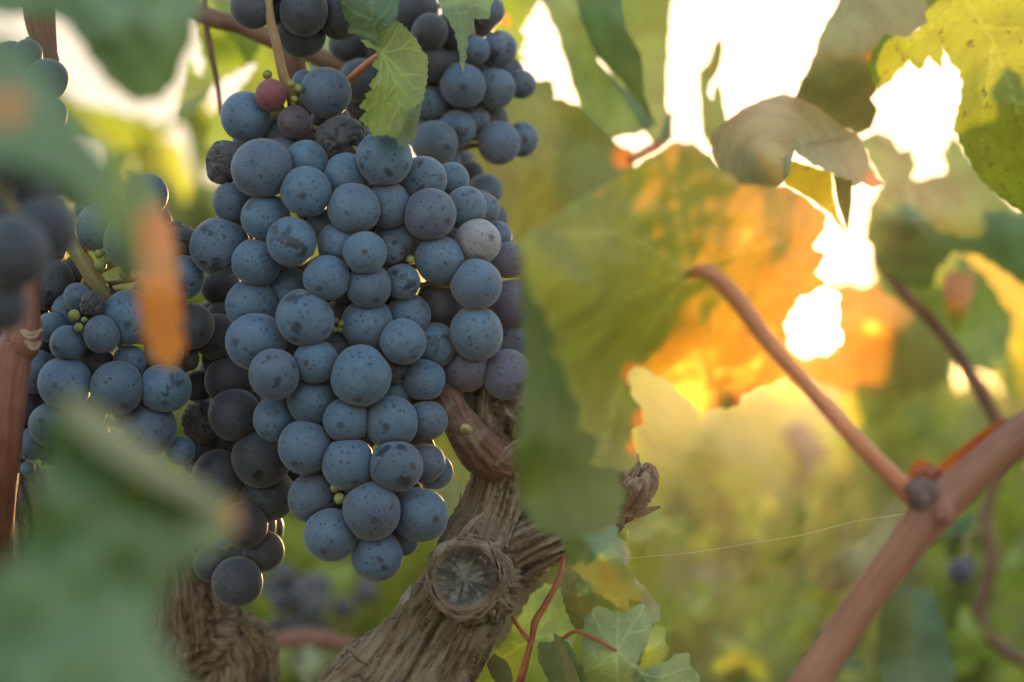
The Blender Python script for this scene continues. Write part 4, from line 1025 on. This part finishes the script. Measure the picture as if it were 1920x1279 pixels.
for k, (lab, poly, dd, mt) in enumerate([
    ('lime green backlit leaf at the upper left of the large bunch, left of the tendril', [(330,-60),(370,-140),(430,-150),(480,-60),(520,0),(500,60),(470,120),(430,140),(400,160),(380,190),(350,215),(330,225),(345,160),(352,110),(375,150),(385,120),(370,60)], .98, 'leaf_lime'),
    ('lime green backlit leaf behind the stalk of the large bunch', [(450,20),(560,40),(660,90),(690,160),(700,240),(650,256),(620,235),(590,240),(530,250),(480,270),(440,285),(385,275),(400,215),(440,180),(480,130),(470,80)], 1.0, 'leaf_lime'),
    ('green leaf behind at the top, between the dark bunch tip and the bluish green leaf', [(560,70),(640,60),(720,100),(760,180),(740,260),(700,300),(640,280),(610,200),(580,130)], .93, 'leaf')]):
    cx, cy_ = np.mean([p[0] for p in poly]), np.mean([p[1] for p in poly])
    leaf(lab, [dict(poly=poly, ctrl=[(p[0], p[1], dd + .02 * math.sin(i * 1.7 + k)) for i, p in enumerate(poly[::3])] + [(cx, cy_, dd - .02)], spacing=10, tooth=26, amp=5, seed=14 + k)], mt, base=(*poly[0], dd))

# ------------------------------------------------------------------ the big sunlit leaf and the leaves round the sun
leaf('big blurred leaf beside the large bunch, sunlit orange, one side folded dark green', [
     dict(poly=[(972,452),(1010,425),(1080,378),(1150,338),(1220,292),(1270,264),(1310,276),(1340,302),(1385,345),(1430,352),(1480,350),(1520,378),(1552,408),(1540,440),(1524,462),(1548,482),(1528,510),(1552,534),(1500,556),(1486,580),(1470,605),(1476,640),(1478,690),(1472,712),(1430,724),(1390,738),(1386,762),(1350,765),(1325,768),(1316,788),(1306,768),(1262,722),(1215,692),(1190,686),(1176,702),(1180,738),(1206,772),(1200,800),(1186,806),(1192,872),(1180,884),(1150,880),(1110,860),(1060,760),(1020,640),(985,560)],
     ctrl=[(972,452,.495),(1080,378,.515),(1270,264,.535),(1480,432,.56),(1520,378,.57),(1550,534,.57),(1470,690,.572),(1316,780,.575),(1250,500,.540),(1100,560,.515),(1190,690,.570),(1190,870,.572),(1110,860,.55),(1000,560,.50),(1380,560,.556)], spacing=11, tooth=46, amp=5, seed=20, ripple=.003, vw=6, rust_glow=[(1186,700,26),(1205,785,24),(1190,840,20),(1318,780,22),(1386,752,22),(1430,726,18)],  # orange rim points paint the sun glowing through the ragged edge
     veins=[[(1300,512),(1180,560),(1080,620),(1010,640)],[(1300,512),(1200,640),(1150,760),(1130,860)],[(1300,512),(1160,440),(1040,440)],[(1300,512),(1270,400),(1265,290)],[(1300,512),(1320,640),(1318,760)],[(1300,512),(1400,470),(1490,450)]]),
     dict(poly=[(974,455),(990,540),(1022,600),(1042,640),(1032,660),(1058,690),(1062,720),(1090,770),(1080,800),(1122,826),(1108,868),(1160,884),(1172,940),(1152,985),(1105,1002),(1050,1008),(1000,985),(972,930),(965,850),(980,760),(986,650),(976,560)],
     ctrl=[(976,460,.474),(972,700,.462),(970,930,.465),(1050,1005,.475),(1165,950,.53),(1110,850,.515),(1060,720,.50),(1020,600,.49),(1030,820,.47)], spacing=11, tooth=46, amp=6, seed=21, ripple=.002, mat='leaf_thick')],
     'leaf_big', petiole=[(1282, 522, .549, 4), (1298, 512, .545, 9), (1330, 512, .543, 15), (1380, 560, .545, 17), (1440, 640, .548, 16), (1520, 730, .552, 16), (1610, 830, .555, 17), (1680, 900, .557, 19), (1710, 930, .558, 22)])
leaf('pale green leaf end hanging below the big sunlit leaf, in front of the trunk fork', [dict(poly=[(1048,1000),(1100,1000),(1150,975),(1158,1000),(1168,1050),(1190,1090),(1206,1110),(1198,1130),(1180,1120),(1176,1150),(1150,1130),(1110,1105),(1072,1060)], ctrl=[(1050,1000,.60),(1150,975,.62),(1176,1140,.63),(1072,1060,.62),(1130,1050,.60)], spacing=7, tooth=30, amp=4, seed=22)], 'leaf', base=(1130, 985, .61))
leaf('greyish leaf folded over like a hood above the sun', [
     dict(poly=[(1333,285),(1336,248),(1363,225),(1402,199),(1440,184),(1470,175),(1500,186),(1540,204),(1576,236),(1612,256),(1570,262),(1520,268),(1490,282),(1475,335),(1440,372),(1400,400),(1372,370),(1350,330)], ctrl=[(1333,285,.80),(1470,176,.80),(1612,255,.82),(1490,282,.745),(1400,395,.76),(1420,280,.74),(1363,225,.79)], spacing=8, tooth=60, amp=3, seed=23, mat='leaf_grey'),
     dict(poly=[(1490,282),(1520,266),(1570,260),(1613,256),(1626,300),(1640,330),(1654,348),(1632,352),(1618,342),(1598,352),(1590,340),(1560,324),(1520,306)], ctrl=[(1490,282,.746),(1613,256,.82),(1654,348,.81),(1560,324,.775)], spacing=7, tooth=26, amp=3, seed=24, mat='leaf_grey', rust_glow=[(1640,335,26)]),
     dict(poly=[(1475,300),(1500,306),(1560,324),(1562,360),(1570,400),(1590,444),(1560,405),(1530,380),(1500,362),(1470,345)], ctrl=[(1475,300,.77),(1560,324,.785),(1590,444,.80),(1470,345,.775)], spacing=7, tooth=40, amp=2, seed=25, mat='leaf_yellow'),
     dict(poly=[(1561,324),(1580,332),(1597,338),(1597,380),(1590,440),(1580,410),(1570,380)], ctrl=[(1561,324,.785),(1597,338,.765),(1590,440,.80)], spacing=6, tooth=60, amp=0, seed=26, mat='leaf_grey')],
     'leaf_grey', base=(1333, 285, .8))
leaf('shaded grey brown leaf rising to the top edge right of the bright sky', [dict(poly=[(1602,-60),(1640,-150),(1730,-210),(1800,-150),(1806,-60),(1760,20),(1738,45),(1690,75),(1655,92),(1640,130),(1648,165),(1632,185),(1646,205),(1634,240),(1610,252),(1570,232),(1535,206),(1488,186),(1512,140),(1530,100),(1536,70),(1560,30)], ctrl=[(1592,-50,.82),(1780,-50,.84),(1610,250,.82),(1490,186,.81),(1600,100,.79)], spacing=9, tooth=70, amp=3, seed=27, rust_glow=[(1632,108,14)])], 'leaf_grey', base=(1610, 250, .82))
leaf('big yellowing leaf with brown blotches in the top right corner', [dict(poly=[(1735,-60),(1770,-160),(1880,-220),(2010,-170),(2090,-40),(2120,140),(2080,300),(2010,430),(1950,420),(1915,396),(1870,365),(1836,335),(1808,280),(1788,238),(1800,195),(1806,160),(1800,135),(1780,112),(1768,84),(1764,128),(1742,104),(1722,132),(1706,112),(1686,130),(1664,156),(1642,168),(1628,118),(1640,90),(1660,64),(1700,72),(1738,45)],
     ctrl=[(1750,-50,.77),(1990,-50,.76),(1990,440,.77),(1800,180,.755),(1640,150,.785),(1870,200,.738),(1760,60,.765)], spacing=7, tooth=28, amp=3.5, seed=28, vw=4, veins=[[(1780,-50),(1870,100),(1920,250),(1960,400)],[(1840,50),(1960,60)],[(1860,90),(1840,250),(1850,330)],[(1900,190),(1990,220)],[(1800,0),(1700,90)]])], 'leaf_yellow', base=(1780, -60, .77))
leaf('green blurred leaf behind, below the scalloped sky gap at the right', [dict(poly=[(1610,262),(1650,248),(1676,262),(1682,282),(1712,284),(1716,318),(1708,332),(1724,338),(1758,330),(1774,325),(1770,280),(1790,255),(1840,330),(1900,390),(2050,440),(2110,520),(2040,610),(1900,520),(1840,480),(1790,470),(1760,500),(1745,540),(1690,530),(1650,500),(1622,440),(1632,380),(1655,350)],
     ctrl=[(1610,262,1.0),(1774,325,1.02),(1990,500,1.0),(1745,540,1.04),(1700,420,.97),(1622,440,1.0)], spacing=11, tooth=34, amp=5, seed=29, vw=6, veins=[[(1700,350),(1740,440),(1850,480),(1990,560)]])], 'leaf', base=(1745, 540, 1.02))
leaf('thin dried leaf sliver standing upright against the bright sky', [dict(poly=[(1345,78),(1352,74),(1354,95),(1350,120),(1342,140),(1330,155),(1326,175),(1336,190),(1340,165),(1350,160),(1354,190),(1360,220),(1372,260),(1330,275),(1318,245),(1316,200),(1312,160),(1312,136),(1330,118)], ctrl=[(1345,78,.86),(1312,140,.87),(1372,260,.85),(1318,245,.86)], spacing=6, tooth=50, amp=2, seed=30)], 'leaf', base=(1340, 275, .855))
leaf('orange glowing leaf behind, wrapped round the lower right side of the sun', [dict(poly=[(1566,560),(1540,545),(1552,528),(1610,536),(1660,520),(1700,540),(1760,560),(1800,640),(1770,720),(1690,745),(1570,730),(1480,705),(1440,670),(1470,650),(1500,668),(1548,660),(1572,640),(1562,600)], ctrl=[(1540,545,1.38),(1760,600,1.45),(1640,720,1.4),(1660,620,1.35),(1450,680,1.4)], spacing=12, tooth=50, amp=12, seed=31)], 'leaf_big', base=(1760, 600, 1.45))
leaf('large green leaf blurred behind at the right edge, above the fork of the cane', [dict(poly=[(1780,440),(1850,450),(1930,470),(2040,500),(2120,600),(2100,720),(2020,830),(1940,800),(1885,730),(1845,650),(1805,570),(1772,500)], ctrl=[(1780,440,1.30),(2000,500,1.34),(1885,730,1.28),(2000,800,1.32),(1870,580,1.26)], spacing=12, tooth=40, amp=7, seed=47)], 'leaf_bg', base=(2000, 600, 1.32))
for lab_, poly_, d_, mt_ in (('pale green leaf blurred behind, left of the right cane near its fork', [(1525,1085),(1560,1050),(1610,1020),(1650,965),(1690,930),(1706,1000),(1660,1060),(1600,1105),(1550,1115)], 1.25, 'leaf_grey'),
        ('dark green leaf blurred behind, under the right cane at the bottom edge', [(1650,1120),(1700,1095),(1750,1110),(1770,1180),(1790,1260),(1770,1340),(1725,1400),(1680,1340),(1640,1240)], 1.15, 'leaf_dark')):
    leaf(lab_, [dict(poly=poly_, ctrl=[(p[0], p[1], d_ + .03 * math.sin(i * 1.9)) for i, p in enumerate(poly_[::2])], spacing=12, tooth=40, amp=5, seed=50)], mt_, base=(*poly_[0], d_))
leaf('olive leaf behind, right of the bright gap over the sun', [dict(poly=[(1640,440),(1668,420),(1720,460),(1790,470),(1850,520),(1900,600),(1880,700),(1800,690),(1740,600),(1690,570),(1650,540),(1632,500)], ctrl=[(1640,440,1.2),(1880,600,1.22),(1740,600,1.18),(1740,520,1.16),(1880,700,1.2)], spacing=12, tooth=40, amp=6, seed=41)], 'leaf_lime', base=(1880, 700, 1.2))
leaf('small orange bud leaves on the thin cane at the far right', [dict(poly=[(1770,520),(1785,505),(1800,515),(1815,505),(1835,520),(1822,560),(1808,600),(1796,630),(1780,610),(1768,570)], ctrl=[(1770,520,1.05),(1835,520,1.07),(1796,630,1.04),(1800,560,1.03)], spacing=9, tooth=30, amp=4, seed=32, rust_glow=[(1795,540,60)])], 'leaf_yellow', base=(1796, 630, 1.05))

# loose leaves of the low growth between the rows, each out of focus
rl = np.random.default_rng(91); k = 0
for x_, y_, d_, sz_, mt_ in [(1190,900,1.5,55,'leaf_lime'),(1240,1000,1.35,60,'leaf_lime'),(1330,840,1.7,50,'leaf_lime'),(1290,1150,1.3,80,'leaf_lime'),(1420,980,1.5,60,'leaf_bg'),(1470,1120,1.4,75,'leaf_lime'),(1400,1220,1.25,85,'leaf_bg'),
        (1520,900,1.8,48,'leaf_grey'),(1590,830,1.7,50,'leaf_lime'),(1720,800,1.6,55,'leaf_bg'),(1850,920,1.5,60,'leaf_lime'),(1790,1000,1.35,60,'leaf_dark'),(1890,1080,1.3,70,'leaf_lime'),(1830,1200,1.25,80,'leaf_lime'),(1560,1230,1.3,70,'leaf_dark'),
        (1340,1070,1.6,50,'leaf_grey'),(470,1000,1.6,50,'leaf_lime'),(560,1010,1.7,55,'leaf_lime'),(500,1240,1.4,60,'leaf_yellow'),(640,1090,1.6,55,'leaf_lime'),(900,960,1.6,50,'leaf_lime'),(590,1250,1.4,55,'leaf_grey')]:
    a0 = rl.uniform(0, 6.28); poly = []
    for i in range(20):
        t = 2 * math.pi * i / 20; rr_ = sz_ * (.78 + .30 * math.cos(5 * t)) * rl.uniform(.88, 1.1) * (1 if abs(i - 10) > 1 else .7)
        poly.append((x_ + rr_ * math.sin(t + a0), y_ + .8 * rr_ * math.cos(t + a0)))
    right = x_ > 1000
    leaf('blurred leaf of the low green growth behind, ' + ('right of the trunk' if right else 'left of the trunk'), [dict(poly=poly, ctrl=[(*poly[i], d_ + sz_ * 2.2e-4 * d_ * rl.uniform(-.8, .8)) for i in range(0, 20, 3)] + [(x_, y_, d_ - .01)], spacing=9, tooth=24, amp=3, seed=200 + k)], mt_, base=(*poly[10], d_),
         group='blurred leaves of the low growth ' + ('right of the trunk' if right else 'left of the trunk'))
    k += 1

# ------------------------------------------------------------------ leaves on the small shoot, lower right
leaf('backlit yellow green leaf left of the red shoot below the trunk', [dict(poly=[(940,1410),(880,1340),(890,1279),(912,1243),(944,1203),(976,1153),(998,1112),(1026,1094),(1053,1108),(1066,1140),(1076,1166),(1080,1198),(1053,1234),(1017,1290),(1000,1340)], ctrl=[(890,1279,.76),(1026,1094,.755),(1080,1190,.765),(1000,1330,.75),(985,1200,.742)], spacing=3.5, tooth=20, amp=4, seed=33, vw=2.8,
     veins=[[(1000,1198),(1030,1150),(1030,1100)],[(1000,1198),(1045,1190),(1076,1180)],[(1000,1198),(960,1220),(900,1270)],[(1000,1198),(1000,1150),(985,1135)],[(1015,1172),(1050,1150)],[(1000,1198),(990,1260),(975,1330)],[(1030,1192),(1045,1220)],[(975,1212),(950,1200)]])], 'leaf_lime', base=(1000, 1198, .745))
leaf('small dark green leaf under the trunk fork, right of the red shoot', [dict(poly=[(1071,1056),(1090,1080),(1112,1106),(1118,1144),(1103,1175),(1080,1182),(1068,1160),(1060,1140),(1052,1108),(1053,1078)], ctrl=[(1071,1056,.72),(1118,1144,.72),(1080,1182,.73),(1053,1100,.715),(1085,1120,.705)], spacing=5, tooth=20, amp=3, seed=34, vw=1.5, veins=[[(1071,1060),(1085,1120),(1090,1176)],[(1080,1095),(1108,1115)],[(1084,1120),(1062,1130)]])], 'leaf_dark', base=(1071, 1056, .72))
leaf('large dark green lobed leaf in the lower right cluster', [dict(poly=[(1098,1155),(1121,1136),(1160,1150),(1207,1130),(1223,1157),(1220,1189),(1193,1243),(1202,1258),(1252,1240),(1270,1225),(1294,1225),(1292,1243),(1312,1272),(1315,1340),(1260,1420),(1180,1450),(1100,1400),(1086,1340),(1089,1290),(1091,1198)], ctrl=[(1100,1157,.70),(1207,1130,.712),(1220,1189,.705),(1150,1230,.688),(1300,1250,.715),(1100,1330,.70),(1200,1300,.695)], spacing=3.5, tooth=24, amp=3, seed=35, vw=2.8,
     veins=[[(1155,1220),(1180,1180),(1208,1135)],[(1155,1220),(1125,1180),(1110,1150)],[(1155,1220),(1160,1150)],[(1155,1220),(1120,1250),(1092,1260)],[(1155,1220),(1220,1270),(1300,1250)],[(1155,1220),(1160,1330)],[(1175,1188),(1215,1180)],[(1190,1248),(1230,1300)]])], 'leaf', petiole=[(1055, 1198, .70, 4), (1080, 1184, .696, 4), (1120, 1200, .69, 4), (1155, 1220, .687, 4)], pet_mat='stem_red')
leaf('small yellow leaf glowing at the right of the lower right cluster', [dict(poly=[(1222,1180),(1232,1172),(1248,1182),(1246,1200),(1255,1220),(1236,1252),(1215,1260),(1198,1257),(1205,1230)], ctrl=[(1225,1178,.735),(1255,1220,.74),(1198,1257,.73),(1232,1215,.728)], spacing=5, tooth=16, amp=3, seed=36, vw=1.5, veins=[[(1205,1250),(1228,1220),(1240,1185)],[(1220,1232),(1248,1222)]])], 'leaf_lime', base=(1200, 1256, .735))
leaf('curled greyish green leaf at the top of the lower right cluster', [dict(poly=[(1162,1008),(1176,1022),(1182,1040),(1174,1070),(1196,1090),(1212,1104),(1226,1126),(1238,1135),(1236,1166),(1222,1166),(1207,1132),(1184,1110),(1164,1070)], ctrl=[(1162,1010,.73),(1182,1040,.735),(1236,1150,.73),(1164,1070,.715),(1207,1130,.716),(1200,1105,.71)], spacing=5, tooth=18, amp=2.5, seed=37)], 'leaf_grey', base=(1162, 1008, .73))
leaf('folded pale green leaf in the middle of the lower right cluster', [dict(poly=[(1010,1204),(1030,1205),(1052,1194),(1070,1212),(1094,1258),(1096,1340),(1046,1340),(1030,1280),(1008,1236)], ctrl=[(1010,1204,.71),(1052,1194,.70),(1096,1300,.70),(1046,1330,.715),(1045,1250,.695)], spacing=5, tooth=26, amp=2, seed=38, vw=1.5, veins=[[(1052,1196),(1060,1260),(1070,1330)]]),
     dict(poly=[(1038,1186),(1048,1192),(1062,1220),(1078,1250),(1090,1290),(1092,1340),(1078,1340),(1060,1270),(1044,1220)], ctrl=[(1038,1186,.69),(1078,1250,.682),(1092,1330,.69),(1060,1270,.694)], spacing=5, tooth=40, amp=1, seed=39, mat='leaf_grey')], 'leaf', base=(1050, 1340, .70))
leaf('small curled leaf with a pale inner side at the foot of the trunk', [dict(poly=[(912,1243),(926,1225),(949,1239),(958,1256),(962,1275),(955,1300),(935,1285),(920,1268)], ctrl=[(912,1243,.72),(949,1239,.705),(962,1275,.71),(935,1285,.72)], spacing=4, tooth=30, amp=1, seed=40)], 'leaf_grey', base=(920, 1268, .72))

# ------------------------------------------------------------------ haze added round the whole place to stand for lens veil and sun glow
def lens_veil_haze(density):
    bm = bmesh.new(); bmesh.ops.create_cube(bm, size=1)
    for v in bm.verts: v.co = Vector((v.co.x * 1900, 900 + v.co.y * 1900, .05 + v.co.z * 2.4))
    me = bpy.data.meshes.new('lens_veil_haze'); bm.to_mesh(me); bm.free()
    m = bpy.data.materials.new('veil_haze'); m.use_nodes = True; t = m.node_tree; t.nodes.clear()
    o = t.nodes.new('ShaderNodeOutputMaterial'); v = t.nodes.new('ShaderNodeVolumePrincipled')
    v.inputs['Color'].default_value = (.96, .88, .74, 1); v.inputs['Density'].default_value = density; v.inputs['Anisotropy'].default_value = .87
    t.links.new(v.outputs[0], o.inputs['Volume'])
    tag(link('lens_veil_haze', me, m, smooth=False), kind='stuff')
lens_veil_haze(0.0042)
